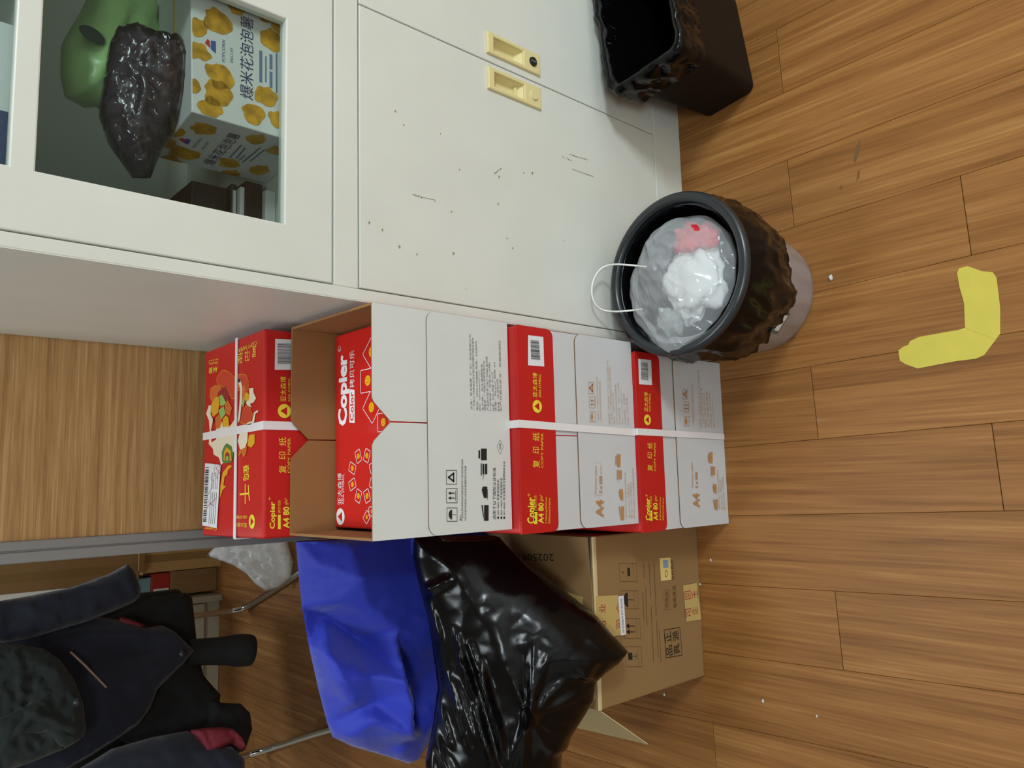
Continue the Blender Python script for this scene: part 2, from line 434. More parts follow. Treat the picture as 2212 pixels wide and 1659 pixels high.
def framed(x0, x1, z0, z1, y0, y1, holes, bev=.0012):
    """slab with rectangular openings (x0,x1,z0,z1)"""
    xs = sorted({x0, x1, *[h[0] for h in holes], *[h[1] for h in holes]}); zs = sorted({z0, z1, *[h[2] for h in holes], *[h[3] for h in holes]})
    bm = bmesh.new(); vc = {}
    def V(x, y, z):
        k = (round(x, 5), round(y, 5), round(z, 5))
        if k not in vc: vc[k] = bm.verts.new((x, y, z))
        return vc[k]
    def solid(i, j):
        if i < 0 or j < 0 or i >= len(xs)-1 or j >= len(zs)-1: return False
        cx, cz = (xs[i]+xs[i+1])/2, (zs[j]+zs[j+1])/2
        return not any(h[0] < cx < h[1] and h[2] < cz < h[3] for h in holes)
    for i in range(len(xs)-1):
        for j in range(len(zs)-1):
            if not solid(i, j): continue
            a, b, c, d = xs[i], xs[i+1], zs[j], zs[j+1]
            bm.faces.new([V(a, y0, c), V(b, y0, c), V(b, y0, d), V(a, y0, d)]); bm.faces.new([V(a, y1, d), V(b, y1, d), V(b, y1, c), V(a, y1, c)])
            if not solid(i-1, j): bm.faces.new([V(a, y0, d), V(a, y1, d), V(a, y1, c), V(a, y0, c)])
            if not solid(i+1, j): bm.faces.new([V(b, y0, c), V(b, y1, c), V(b, y1, d), V(b, y0, d)])
            if not solid(i, j-1): bm.faces.new([V(a, y0, c), V(a, y1, c), V(b, y1, c), V(b, y0, c)])
            if not solid(i, j+1): bm.faces.new([V(b, y0, d), V(b, y1, d), V(a, y1, d), V(a, y0, d)])
    bmesh.ops.dissolve_limit(bm, angle_limit=.01, verts=bm.verts, edges=bm.edges)
    if bev:
        es = [e for e in bm.edges if len(e.link_faces) == 2 and e.calc_face_angle(0) > .5 and all(abs(v.co.y-y0) < 1e-6 for v in e.verts)]
        bmesh.ops.bevel(bm, geom=es, offset=bev, segments=2, affect='EDGES', profile=.5)
    return bm_mesh(bm)
PC = PY(CF-.0004)
HZ = (.409, .529); HL = (.7275, .7665); HR = (.7895, .8275)
for (xa, xb), (ha, hb), lock in ((DL, HL, False), (DR, HR, True)):
    d = link('door', framed(xa, xb, .0895, .7662, CF, CF+.018, [(ha+.006, hb-.006, .447, .517)]), m_steel, cab)
    h = link('handle', framed(ha, hb, HZ[0], HZ[1], CF-.005, CF-.0002, [(ha+.007, hb-.007, .449, .515)], .0022), m_cream, d)
    # the pocket: sloping tray
    a, b, yb, yf = ha+.0065, hb-.0065, CF+.013, CF-.001
    V = [(a, yf, .515), (b, yf, .515), (b, yf, .449), (a, yf, .449), (a+.004, yb, .510), (b-.004, yb, .510), (b-.004, yb-.002, .458), (a+.004, yb-.002, .458)]
    link('handle_pocket', mesh_from(V, [(4, 5, 6, 7), (0, 1, 5, 4), (1, 2, 6, 5), (2, 3, 7, 6), (3, 0, 4, 7)]), m_cream, h)
    cx, cz = (ha+hb)/2, .4275
    bmx = bmesh.new(); bmesh.ops.create_cone(bmx, cap_ends=True, segments=24, radius1=.0085, radius2=.0078, depth=.003)
    bmesh.ops.transform(bmx, matrix=Matrix.Translation((cx, CF-.0062, cz)) @ Matrix.Rotation(math.pi/2, 4, 'X'), verts=bmx.verts)
    lk = link('lock', bm_mesh(bmx), m_dark if lock else m_cream, h)
    if lock: link('key_slot', box((cx-.0008, CF-.0082, cz-.006), (cx+.0008, CF-.0074, cz+.006)), m_alu, h)
    else: link('thumb_catch', box((cx-.008, CF+.004, .4585), (cx+.008, CF+.011, .4625), .001), m_cream, h)
# wear on the lower door
st = bpy.data.objects
dl = [o for o in cab.children if o.name.startswith('door')][0]
rn = random.Random(5); polys = []; polys2 = []
def speck(x, y, r):
    a, b = PC.ab(x, y); n = 6; k = rn.uniform(0, 6)
    return [(a+r*(.5+rn.random()*.7)*math.cos(k+6.28*i/n), b+r*(.5+rn.random()*.7)*math.sin(k+6.28*i/n)) for i in range(n)]
for x0, y0, x1, y1 in ((1215, 338, 1236, 347), (1232, 334, 1270, 346), (1236, 365, 1282, 382), (892, 420, 912, 426), (1069, 375, 1083, 364)):
    n = 14
    for i in range(n):
        t = i/n; polys.append(speck(x0+(x1-x0)*t+rn.uniform(-1, 1), y0+(y1-y0)*t+rn.uniform(-1.5, 1.5), rn.uniform(.0004, .0013)))
polys += stroke(pp(PC, [(912, 426), (940, 432), (940, 438)]), .0006)
polys += stroke(pp(PC, [(1236, 365), (1282, 382)]), .0005) + stroke(pp(PC, [(1232, 334), (1268, 345)]), .0005)
for q in ((854, 240), (872, 270), (992, 366), (1076, 440), (798, 481), (826, 497), (862, 533), (900, 549), (979, 547), (975, 457), (1095, 515), (1078, 382), (1131, 373), (1150, 372), (1150, 374), (1006, 624), (1107, 536), (1217, 520), (951, 289)):
    polys2.append(speck(*q, rn.uniform(.0012, .0026)))
decal(PC, polys, m_rust, dl, 'scratch_mark', .0004)['kind'] = 'stuff'; decal(PC, polys2, m_rust2, dl, 'stain_mark', .0004)['kind'] = 'stuff'
# glazed doors
m_glass = bpy.data.materials.new('cabinet_glass'); m_glass.use_nodes = True
nt = m_glass.node_tree; nt.nodes.clear(); L = nt.links.new
o_ = nt.nodes.new('ShaderNodeOutputMaterial'); tr = nt.nodes.new('ShaderNodeBsdfTransparent'); gl = nt.nodes.new('ShaderNodeBsdfGlossy'); mx = nt.nodes.new('ShaderNodeMixShader'); fr_ = nt.nodes.new('ShaderNodeFresnel')
tr.inputs[0].default_value = (.86, .9, .88, 1); gl.inputs['Roughness'].default_value = .02; fr_.inputs[0].default_value = 1.28
L(fr_.outputs[0], mx.inputs[0]); L(tr.outputs[0], mx.inputs[1]); L(gl.outputs[0], mx.inputs[2]); L(mx.outputs[0], o_.inputs[0])
m_glass.diffuse_color = (.6, .7, .7, 1)
for (xa, xb) in (DL, DR):
    g0, g1 = xa+.068, xb-.066
    hs = [(g0, g1, .8765, 1.152), (g0, g1, 1.176, 1.70)]
    d = link('glazed_door', framed(xa, xb, .8075, CZ-.032, CF, CF+.018, hs, .002), m_steel, cab)
    for h in hs: link('glass_pane', box((h[0]-.004, CF+.009, h[2]-.004), (h[1]+.004, CF+.012, h[3]+.004)), m_glass, d)

# ---- things on the cabinet shelf
m_white = mat('white_card', '#d6d7d6', .45)
m_navy_ink = mat('navy_print', '#2c3d66', .5); m_red_ink = mat('red_print', '#c0303a', .5); m_blue_ink = mat('blue_print', '#3c5aa0', .5)
m_cookie = mat('cookie_print', '#cf9a2c', .5, mottle=.45, mscale=70); m_grey_ink = mat('grey_print', '#6a7a96', .5)
ya = math.radians(4.5); ck = thing('cookie_carton', 'white cookie carton printed with golden biscuits on the cabinet shelf', 'carton', (.66, .16, .83))
cu, cv = Vector((math.cos(ya), math.sin(ya), 0)), Vector((-math.sin(ya), math.cos(ya), 0)); co = Vector((.553, .086, .8302))
def ckp(a, b, z): return co+cu*a+cv*b+Vector((0, 0, z))
CW, CDp, CH = .235, .137, .158
Mc = Matrix.Translation(co) @ Matrix.Rotation(ya, 4, 'Z')
link('body', box((0, 0, 0), (CW, CDp, CH), .0015, M=Mc), m_white, ck)
link('top_seam', box((0, .06, CH), (CW, .063, CH+.0008), M=Mc), mat('yellow_tape', '#d8b13a', .5), ck)
PF = Plane(co, cu, (0, 0, 1)); PS = Plane(ckp(0, CDp, 0), -cv, (0, 0, 1))
def cookies(plane, pts, seed):
    r = random.Random(seed); out = []
    for a, b, s in pts:
        n = 26; o1 = r.uniform(0, 50); k = [.95+.42*noise.noise(Vector((math.cos(6.283*i/n)*1.5+o1, math.sin(6.283*i/n)*1.5, 2))) for i in range(n)]; el = r.uniform(.75, 1); ph = r.uniform(0, 3)
        q = []
        for i in range(n):
            t = 6.283*i/n; x, y = s*k[i]*math.cos(t), s*k[i]*el*math.sin(t); q.append((a+x*math.cos(ph)-y*math.sin(ph), b+x*math.sin(ph)+y*math.cos(ph)))
        out.append([(min(max(x, .001), plane_w-.001), min(max(y, .001), CH-.001)) for x, y in q])
    return out
plane_w = CW
fp = [PF.ab(*q)+(s,) for q, s in (((470, 45), .020), ((585, 85), .017), ((475, 165), .019), ((470, 200), .019), ((575, 208), .016), ((545, 245), .016), ((600, 258), .015), ((430, 112), .014), ((430, 60), .014), ((455, 232), .015), ((415, 185), .010), ((510, 15), .013), ((560, 20), .013), ((600, 55), .012))]
for q_ in cookies(PF, [p for p in fp if 0 < p[0] < CW and 0 < p[1] < CH], 3): decal(PF, [q_], m_cookie, ck, 'biscuit_picture')
for q_ in cookies(PF, [(x, z, .016) for x in (.175, .21) for z in (.02, .06, .1)], 9): decal(PF, [q_], m_cookie, ck, 'biscuit_picture')
T(PF, '爆米花泡泡薯', 547, 518, 218, 42, m_navy_ink, ck, bold=.03)
T(PF, 'POPCORN', 486, 479, 135, 88, m_grey_ink, ck); T(PF, 'BISCUIT', 503, 497, 136, 104, m_grey_ink, ck)
decal(PF, [pp(PF, [(442, 93), (454, 104), (452, 88), (448, 84)])], m_red_ink, ck, 'brand_mark')
decal(PF, [pp(PF, [(455, 106), (466, 116), (466, 90), (455, 88)])], m_blue_ink, ck, 'brand_mark')
for x, a, b, wd in ((563, 178, 110, .004), (574, 178, 122, .002), (585, 190, 155, .004), (585, 150, 118, .004), (597, 202, 116, .002), (608, 195, 168, .004), (608, 158, 130, .004)):
    decal(PF, stroke(pp(PF, [(x, a), (x, b)]), wd), m_grey_ink, ck, 'small_print')
plane_w = CDp
sp = [PS.ab(*q)+(s,) for q, s in (((440, 248), .017), ((500, 262), .016), ((440, 278), .016), ((380, 285), .013), ((555, 300), .015), ((360, 310), .013), ((400, 330), .02), ((370, 345), .016), ((495, 352), .015), ((440, 366), .014), ((500, 374), .013), ((560, 366), .016), ((595, 325), .014), ((605, 292), .013))]
for q_ in cookies(PS, [p for p in sp if 0 < p[0] < CDp and 0 < p[1] < CH], 5): decal(PS, [q_], m_cookie, ck, 'biscuit_picture')
text(PS, '爆米花泡泡薯', (462, 357), (522, 292), (434, 354), m_navy_ink, ck, bold=.03)
text(PS, 'POPCORN', (420, 320), (437, 300), (414, 318), m_grey_ink, ck); text(PS, 'BISCUIT', (440, 322), (454, 306), (434, 320), m_grey_ink, ck)
decal(PS, [pp(PS, [(385, 300), (398, 308), (400, 300), (392, 297)])], m_red_ink, ck, 'brand_mark')
decal(PS, [pp(PS, [(398, 308), (406, 312), (412, 301), (402, 299)])], m_blue_ink, ck, 'brand_mark')
for p, q in (((496, 340), (522, 312)), ((510, 342), (530, 318)), ((516, 346), (530, 334)), ((524, 350), (562, 318)), ((540, 348), (572, 322))):
    decal(PS, stroke(pp(PS, [p, q]), .0022), m_grey_ink, ck, 'small_print')

m_green = mat('green_wrap', '#b4e092', .3, spec=.6); m_green_d = mat('green_wrap_side', '#56804c', .3)
PG = Plane((.70, .23, 1.03), (1, 0, 0), (0, -.35, 1))
tis = thing('tissue_pack', 'light green soft pack of tissues lying behind the purple bag', 'tissue pack', (.68, .24, .99))
link('wrapper', pillow([(150, 78), (185, 20), (215, -40), (310, -40), (335, 15), (340, 90), (300, 150), (215, 236), (160, 205), (148, 150)], PG, .028, .05, 60, 9, folds=[(245, 20, 175, 190, 14, .010), (300, 20, 250, 140, 20, .008)], namp=.004, nscale=30), m_green, tis)
decal(Plane(PG.pt(0, 0, .036), PG.u, PG.v), [disc(Plane(PG.pt(0, 0, .036), PG.u, PG.v).ab(199, 75), .010, ry=.017)], mat('dark_hole', '#23402f', .4), tis, 'pull_opening', .0)
m_film = m_glass.copy(); m_film.name = 'clear_film'
m_film.node_tree.nodes['Glossy BSDF'].inputs['Roughness'].default_value = .12
m_film.node_tree.nodes['Transparent BSDF'].inputs[0].default_value = (.93, .92, .95, 1)
m_film.node_tree.nodes['Fresnel'].inputs[0].default_value = 1.4
m_purple = mat('purple_plastic', '#3a2f36', .22, spec=.6, bump=.10, bscale=20)
PB = Plane((.6, .135, .99), (1, 0, 0), (0, .35, 1))
pbag = thing('purple_plastic_bag', 'dark purple plastic bag in clear film on top of the cookie carton', 'plastic bag', (.6, .15, .99))
link('bag', pillow([(255, 78), (300, 68), (340, 85), (385, 92), (402, 130), (398, 190), (375, 250), (345, 310), (322, 372), (290, 375), (240, 310), (218, 250), (228, 180), (240, 110)], PB, .03, .02, 60, 8, folds=[(300, 140, 350, 100, 8, .010), (280, 170, 330, 230, 9, .010), (330, 120, 300, 330, 10, .009), (270, 260, 310, 350, 9, .008)], namp=.007, nscale=40, ridged=True), m_purple, pbag)
link('clear_film', pillow([(250, 70), (300, 58), (345, 78), (395, 84), (412, 130), (408, 195), (385, 260), (352, 318), (325, 385), (286, 385), (234, 312), (212, 250), (222, 178), (234, 104)], PB, .037, .024, 60, 8, folds=[(300, 140, 360, 100, 5, .006), (280, 170, 340, 240, 6, .007), (330, 120, 300, 330, 7, .006)], namp=.012, nscale=18, ridged=True, seed=2), m_film, pbag)
m_folder = mat('black_folder', '#1b1d1f', .5); m_paper = mat('paper_white', '#c9cac6', .6)
def simple(name, label, cat, mesh, m, group=None):
    o = link(name, mesh, m); return tag(o, label, cat, group)
for i, (z0, z1, mm, nm, lb, y0, sh) in enumerate(((.8305, .846, m_paper, 'paper_stack', 'flat stack of white paper lowest beside the cookie carton', .19, 0), (.8465, .872, m_folder, 'document_folder', 'thick black document folder on the white paper stack', .20, .01), (.8725, .879, m_paper, 'envelope', 'thin white envelope between two black folders', .2, 0), (.8795, .888, mat('green_folder', '#26332c', .5), 'document_folder', 'dark green folder above the thin white envelope', .21, .005), (.8885, .94, m_folder, 'box_file', 'black box file topmost beside the cookie carton', .22, 0))):
    t_ = thing(nm, lb, nm.replace('_', ' '), (.44, .35, z0))
    link('cover', box((.362+sh, y0, z0), (.52+sh, .50, z1), .0015), mm, t_)
    if 'fold' in nm or 'file' in nm: link('pages', box((.368+sh, y0-.0015, z0+.002), (.51+sh, .48, z1-.002)), m_paper if i == 3 else m_dark, t_)
t_ = thing('file_box', 'white file box with a navy stripe on the upper cabinet shelf', 'file box', (.48, .3, 1.165))
link('box_body', box((.40, .10, 1.1655), (.60, .42, 1.26), .002), m_white, t_); link('stripe', box((.43, .0995, 1.17), (.50, .10, 1.185)), m_navy_ink, t_)

# ------------------------------------------------------------------ paper boxes
m_red = mat('red_carton', '#bb1d1b', .40, spec=.4, mottle=.05, mscale=14)
m_redb = mat('red_carton_top', '#d2231f', .36, spec=.45)
m_grey = mat('white_carton', '#c6c6c8', .5, mottle=.04, mscale=12, bump=.04, bscale=25)
m_grey3 = mat('white_carton_pale', '#ced0cb', .48, mottle=.03, mscale=12)  # slightly paler white, for the opened box
m_kraft_in = mat('brown_inside', '#8f6538', .75, mottle=.05, mscale=10)
m_gold = mat('gold_print', '#e8cf3a', .45); m_yellow2 = mat('yellow_print', '#e0a11c', .5)
m_tan = mat('tan_print', '#b5824e', .6); m_black_ink = mat('black_print', '#1d1c1c', .5); m_grey_p = mat('grey_small_print', '#6d6a66', .6); m_tan2 = mat('pale_tan_print', '#c3a992', .6)
m_strap = mat('white_strap', '#e2dcdc', .35, spec=.6)
m_white_ink = mat('white_print', '#f2eef0', .5)
m_label = mat('white_label', '#dcdcdf', .45)

def round_rect(x0, x1, z0, z1, r, top=True, bot=False, n=5):
    P = []
    def arc(cx, cz, a0):
        for i in range(n+1):
            a = math.radians(a0+90*i/n); P.append((cx+r*math.cos(a), cz+r*math.sin(a)))
    if bot: arc(x0+r, z0+r, 180); arc(x1-r, z0+r, 270)
    else: P.extend([(x0, z0), (x1, z0)])
    if top: arc(x1-r, z1-r, 0); arc(x0+r, z1-r, 90)
    else: P.extend([(x1, z1), (x0, z1)])
    return P
def slab(plane, poly, t0, t1): return prism([plane.pt(a, b, t0) for a, b in poly], plane.n*(t1-t0))
def logo(plane, c, r, m, parent, ang=0, ry=None):
    """disc with a triangular opening pointing up"""
    n = 40; ry = ry or r; v = []; tri = [(0, .62), (-.62, -.42), (.62, -.42)]; ca, sa = math.cos(ang), math.sin(ang)
    def R(x, y): return (c[0]+(x*ca-y*sa)*r, c[1]+(x*sa+y*ca)*ry)
    polys = []
    # three circle segments around the triangle
    def edge(p, q, a0, a1):
        pts = [R(*p), R(*q)]
        for i in range(14):
            a = math.radians(a0+(a1-a0)*i/13); pts.append(R(math.cos(a), math.sin(a)))
        polys.append(pts)
    edge(tri[1], tri[0], 88, 218); edge(tri[0], tri[2], -38, 92); edge(tri[2], tri[1], 214, 326)
    return decal(plane, polys, m, parent, 'emblem')

m_edge = mat('raw_board_edge', '#6b4d2c', .8)
def paper_box(label, x0, y0, z0, W, D, H, zr, zf, x_slit, detailed=True, group=None):
    b = thing('paper_box', label, 'box', (x0+W/2, y0+D/2, z0), group)
    e = .004
    link('body', box((x0, y0+e, z0), (x0+W, y0+D, z0+H-.0005), .003), m_red, b)
    if not detailed:
        return b
    P = PY(y0+e)
    link('side_flap', slab(P, [(x0+.001, z0+.001), (x_slit-.0009, z0+.001), (x_slit-.0009, zr+.02), (x0+.001, zr+.02)], 0, .0012), m_grey, b)
    link('side_flap', slab(P, [(x_slit+.0009, z0+.001), (x0+W-.001, z0+.001), (x0+W-.001, zr+.02), (x_slit+.0009, zr+.02)], 0, .0012), m_grey, b)
    fpn = link('front_panel', slab(P, round_rect(x0+.0005, x0+W-.0005, z0+.0005, zf, .014), .0012, .0034), m_grey, b)
    fpn.data.materials.append(m_edge)
    for pg in fpn.data.polygons: pg.material_index = 1 if pg.normal.z > .2 else 0
    link('top_flap', slab(P, round_rect(x0, x0+W, zr, z0+H, .012, top=False, bot=True), .0012, .0042), m_red, b)
    return b
# bottom box
Z1, Z2 = .262, .532
b1 = paper_box('red and white copy paper box standing on the floor, lowest of the stack', 0, 0, 0, .31, .222, Z1, .194, .153, .166)
b2 = paper_box('red and white copy paper box between the bottom box and the opened box', .0155, .006, Z1+.0008, .3115, .222, Z2-Z1-.001, .456, .405, .1615)
def strap_front(b, P, x0, x1, z0, z1, ytop, wd=.0115, zoff=.0007):
    v = [(x0-wd/2, z0), (x0+wd/2, z0), (x1+wd/2, z1), (x1-wd/2, z1)]
    s1 = slab(P, v, .0044, .0044+zoff)
    yb = P.o.y-.0044-zoff
    s2 = box((x1-wd/2, yb, z1-.0002), (x1+wd/2, ytop, z1+.0008))
    return link('strap', join([s1, s2]), m_strap, b)
strap_front(b1, PY(.004), .166, .1705, .001, Z1, .215); strap_front(b2, PY(.010), .1695, .1775, Z1+.002, Z2, .215)

def red_band(b, P, xt, dx, dy0, k):
    """print on the red flap; pixels: x range xt.., text rows"""
    pass
P2, P1 = PY(.006-.0004), PY(-.0004)
# second box: red flap
T(P2, 'Copier', 1160, 1138, 1131, 1074, m_gold, b2, bold=.03); T(P2, '®', 1144, 1139, 1072, 1066, m_gold, b2)
T(P2, '拷贝可乐', 1159, 1153, 1098, 1070, m_gold, b2); decal(P2, [pp(P2, [(1160, 1132), (1160, 1102), (1153, 1102), (1153, 1132)])], m_gold, b2)
T(P2, 'A4 80', 1174, 1162, 1131, 1086, m_gold, b2, bold=.03); T(P2, 'g/m²', 1174, 1165, 1083, 1069, m_gold, b2)
T(P2, '210mmx297mm', 1181, 1177, 1131, 1074, m_gold, b2); T(P2, '500sheets/5reams', 1188, 1184, 1131, 1076, m_gold, b2)
for ch, a, b_ in (('复', 1011, 994), ('印', 980, 966), ('纸', 953, 935)): T(P2, ch, 1165, 1150, a, b_, m_gold, b2, bold=.02)
T(P2, 'COPY PAPER', 1173, 1168, 1011, 936, m_gold, b2)
logo(P2, P2.ab(1160, 878), .0098, m_gold, b2)
T(P2, '亚太森博', 1160, 1150, 859, 806, m_gold, b2, bold=.01); T(P2, 'ASIA SYMBOL', 1168, 1163, 859, 808, m_gold, b2)
decal(P2, [pp(P2, [(1140, 789), (1175, 792), (1173, 728), (1140, 724)])], m_label, b2, 'barcode_label'); barcode(P2, [(1166, 778), (1163, 736), (1145, 734), (1146, 776)], m_black_ink, b2, seed=3)
# bottom box: red flap
T(P1, 'Copier', 1408, 1394, 1124, 1076, m_gold, b1, bold=.03, sk=-1); T(P1, '®', 1398, 1394, 1073, 1068, m_gold, b1)
decal(P1, [pp(P1, [(1409, 1125), (1408, 1100), (1403, 1100), (1403, 1125)])], m_gold, b1); T(P1, '拷贝可乐', 1408, 1403, 1096, 1072, m_gold, b1)
T(P1, 'A4 80', 1421, 1411, 1124, 1086, m_gold, b1, bold=.03, sk=-1); T(P1, 'g/m²', 1420, 1413, 1083, 1070, m_gold, b1)
T(P1, '210mmx297mm', 1427, 1424, 1124, 1074, m_gold, b1); T(P1, '500sheets/5reams', 1433, 1430, 1124, 1076, m_gold, b1)
for ch, a, b_ in (('复', 1018, 1004), ('印', 991, 978), ('纸', 970, 957)): T(P1, ch, 1409, 1398, a, b_, m_gold, b1, bold=.02)
T(P1, 'COPY PAPER', 1416, 1412, 1018, 956, m_gold, b1)
logo(P1, P1.ab(1398, 907), .0094, m_gold, b1)
T(P1, '亚太森博', 1399, 1391, 890, 848, m_gold, b1, bold=.01); T(P1, 'ASIA SYMBOL', 1405, 1401, 890, 850, m_gold, b1)
decal(P1, [pp(P1, [(1380, 830), (1408, 832), (1406, 778), (1378, 775)])], m_label, b1, 'barcode_label'); barcode(P1, [(1400, 822), (1398, 784), (1383, 783), (1384, 820)], m_black_ink, b1, seed=4)

def arrow_icons(P, b, cells, m, box_w=.0007, fill_first=True):
    """umbrella, two arrows, recycling ring; cells are px quads (x0,y0,x1,y1): x down the box, y to its left"""
    for k, (xa, ya_, xb, yb_) in enumerate(cells):
        q = pp(P, [(xb, ya_), (xb, yb_), (xa, yb_), (xa, ya_)]); polys = ring(q, box_w)
        A, B, C_, D_ = (Vector(p) for p in q)
        f = lambda u, v: tuple(A.lerp(B, u).lerp(D_.lerp(C_, u), v))
        if k == 0:
            polys.append([f(.5+.36*math.cos(a), .5+.34*math.sin(a)) for a in [math.pi*i/10 for i in range(11)]]); polys += stroke([f(.5, .5), f(.5, .15), f(.42, .12)], .0006)
        elif k == 1:
            for u in (.33, .67): polys += stroke([f(u, .25), f(u, .65)], .0014); polys.append([f(u-.12, .6), f(u+.12, .6), f(u, .85)])
            polys += stroke([f(.15, .14), f(.85, .14)], .0009)
        else:
            t = [f(.5+.33*math.cos(a), .47+.33*math.sin(a)) for a in (math.pi/2, math.pi*7/6, math.pi*11/6)]
            polys += ring(t, .0022)
        decal(P, polys, m, b, 'handling_symbol')
def machines(P, b, cells, m):
    for i, (xa, ya_, xb, yb_) in enumerate(cells):
        q = pp(P, [(xb, ya_), (xb, yb_), (xa, yb_), (xa, ya_)]); A, B, C_, D_ = (Vector(p) for p in q)
        f = lambda u, v: tuple(A.lerp(B, u).lerp(D_.lerp(C_, u), v))
        if i == 0: polys = [[f(0, 0), f(1, 0), f(1, .62), f(0, .62)], [f(.1, .7), f(1, .98), f(1, .8), f(.35, .66)]]
        elif i == 1: polys = [[f(.15, 0), f(1, 0), f(1, .8), f(.75, 1), f(.15, .6)], [f(0, -.1), f(.8, -.1), f(.8, -.03), f(0, -.03)]]
        elif i == 2: polys = [[f(.2, 0), f(1, 0), f(1, .3), f(.2, .3)], [f(.2, .38), f(1, .38), f(1, .62), f(.2, .62)], [f(.1, .7), f(1.05, .7), f(1.05, .82), f(.1, .82)]]+stroke([f(.2, .45), f(-.2, .55)], .0008)
        else: polys = [[f(0, 0), f(1, 0), f(1, .7), f(0, .7)], [f(.15, .8), f(.85, .8), f(.85, 1), f(.15, 1)]]
        decal(P, polys, m, b, 'machine_symbol')
# white panel of the second box
arrow_icons(P2, b2, ((1274, 911, 1286, 889), (1273, 881, 1286, 857), (1271, 850, 1283, 826)), m_tan)
for k, (x, a, e) in enumerate(((1291, 911, 812), (1297, 911, 822))): T(P2, '产品请保存于干燥阴凉的环境避免阳光直射', x+3, x-1, a, e, m_tan2, b2, sk=-3)
for x, a, e, s in ((1315, 915, 779, '出品商：亚太森博（广东）纸业有限公司'), (1320, 915, 790, '广东省江门市新会区双水镇沙路村'), (1326, 915, 848, '电话：4008 300 229'), (1332, 916, 830, '生产日期及批号见箱身'), (1338, 916, 826, '产品标准：GB/T 24988'), (1344, 916, 840, '网址：www.asiasymbol.com'), (1350, 917, 850, '产品等级：优等品'), (1356, 917, 858, '白度：D65 亮度')):
    T(P2, s, x+3, x-1, a, e, m_tan2, b2, sk=-4)
T(P2, 'A4', 1304, 1287, 1117, 1080, m_tan, b2, bold=.03); decal(P2, stroke(pp(P2, [(1284, 1070), (1300, 1069)]), .0006)+stroke(pp(P2, [(1282, 1000), (1300, 999)]), .0004), m_tan2, b2)
T(P2, 'Premium paper', 1290, 1284, 1066, 1005, m_tan, b2); T(P2, '5 x 500', 1301, 1294, 1065, 1028, m_tan, b2, bold=.02); T(P2, 'sheets', 1300, 1295, 1024, 1005, m_tan2, b2)
machines(P2, b2, ((1336, 1123, 1348, 1094), (1336, 1083, 1345, 1057), (1330, 1039, 1343, 1016), (1329, 1008, 1340, 981)), m_tan)
for x, a, e, s in ((1352, 1120, 1020, '适用于以下设备及应用标准'), (1359, 1118, 1044, '● ISO 9001 质量体系'), (1364, 1118, 1040, '● ISO 14001 环境体系'), (1369, 1118, 1010, '● ISO 45001 职业健康安全体系')):
    T(P2, s, x+3, x-1, a, e, m_tan2, b2, sk=-3)
# white panel of the bottom box
arrow_icons(P1, b1, ((1478, 920, 1489, 900), (1477, 890, 1488, 868), (1475, 862, 1485, 842)), m_tan)
T(P1, '产品请保存于干燥阴凉的环境', 1500, 1496, 920, 830, m_tan2, b1, sk=-3)
for x, a, e, s in ((1512, 924, 800, '出品商：亚太森博（广东）纸业有限公司'), (1518, 924, 840, '广东省江门市新会区双水镇'), (1524, 924, 850, '电话：4008 300 229'), (1530, 924, 845, '生产日期见箱身'), (1536, 925, 850, '产品标准：GB/T 24988'), (1542, 925, 860, '网址：www.asiasymbol.com')):
    T(P1, s, x+3, x-1, a, e, m_tan2, b1, sk=-5)
T(P1, 'A4', 1512, 1497, 1096, 1066, m_tan, b1, bold=.03, sk=-1); T(P1, 'Premium paper', 1499, 1494, 1052, 998, m_tan, b1, sk=-2); T(P1, '5 x 500', 1508, 1502, 1054, 1020, m_tan, b1, bold=.02, sk=-1)
machines(P1, b1, ((1540, 1101, 1550, 1079), (1539, 1068, 1547, 1046), (1533, 1031, 1544, 1008), (1529, 1000, 1539, 977)), m_tan)
for x, a, e, s in ((1553, 1100, 1015, '适用于以下设备及应用标准'), (1559, 1100, 1035, '● ISO 9001 质量体系'), (1564, 1100, 1030, '● ISO 14001 环境体系')):
    T(P1, s, x+3, x-1, a, e, m_tan2, b1, sk=-4)

# ---- opened box on top of the front column
ob = thing('open_paper_box', 'opened paper box with white front flaps and brown inside holding red reams', 'box', (.18, .13, Z2))
ox0, ox1, oy0, oy1, oz = .0225, .3335, .0262, .243, Z2+.0012
zt, zb = .7705, .779
Pf = PY(oy0+.0035)
def half(P, xa, xb, z0, z1, notch, t0, t1, side):
    c = .024; zn = z1-.028
    if side < 0: poly = [(xa, z0), (xb, z0), (xb, zn), (xb-c, z1-.003), (xb-c-.006, z1), (xa, z1)]
    else: poly = [(xa, z0), (xb, z0), (xb, z1), (xa+c+.006, z1), (xa+c, z1-.003), (xa, zn)]
    return slab(P, poly, t0, t1)
xs_ = .176
def two_sided(o, back):
    o.data.materials.append(back)
    return o
def colour_faces(o, fn):
    for p in o.data.polygons: p.material_index = 1 if fn(p.normal) else 0
f1 = link('front_flap', half(Pf, ox0, xs_-.001, oz, zt, 0, 0, .0018, -1), m_grey3, ob); two_sided(f1, m_kraft_in); colour_faces(f1, lambda n: n.y > .5 or n.z > .3)
f2 = link('front_flap', half(Pf, xs_+.001, ox1, oz, zt, 0, 0, .0018, 1), m_grey3, ob); two_sided(f2, m_kraft_in); colour_faces(f2, lambda n: n.y > .5 or n.z > .3)
o = link('front_panel', slab(Pf, round_rect(ox0+.0006, ox1-.0006, oz, .6835, .014), .0018, .0036), m_grey3, ob)
o.data.materials.append(m_edge)
for pg in o.data.polygons: pg.material_index = 1 if pg.normal.z > .2 else 0
Pb = PY(oy1)
xm = .163
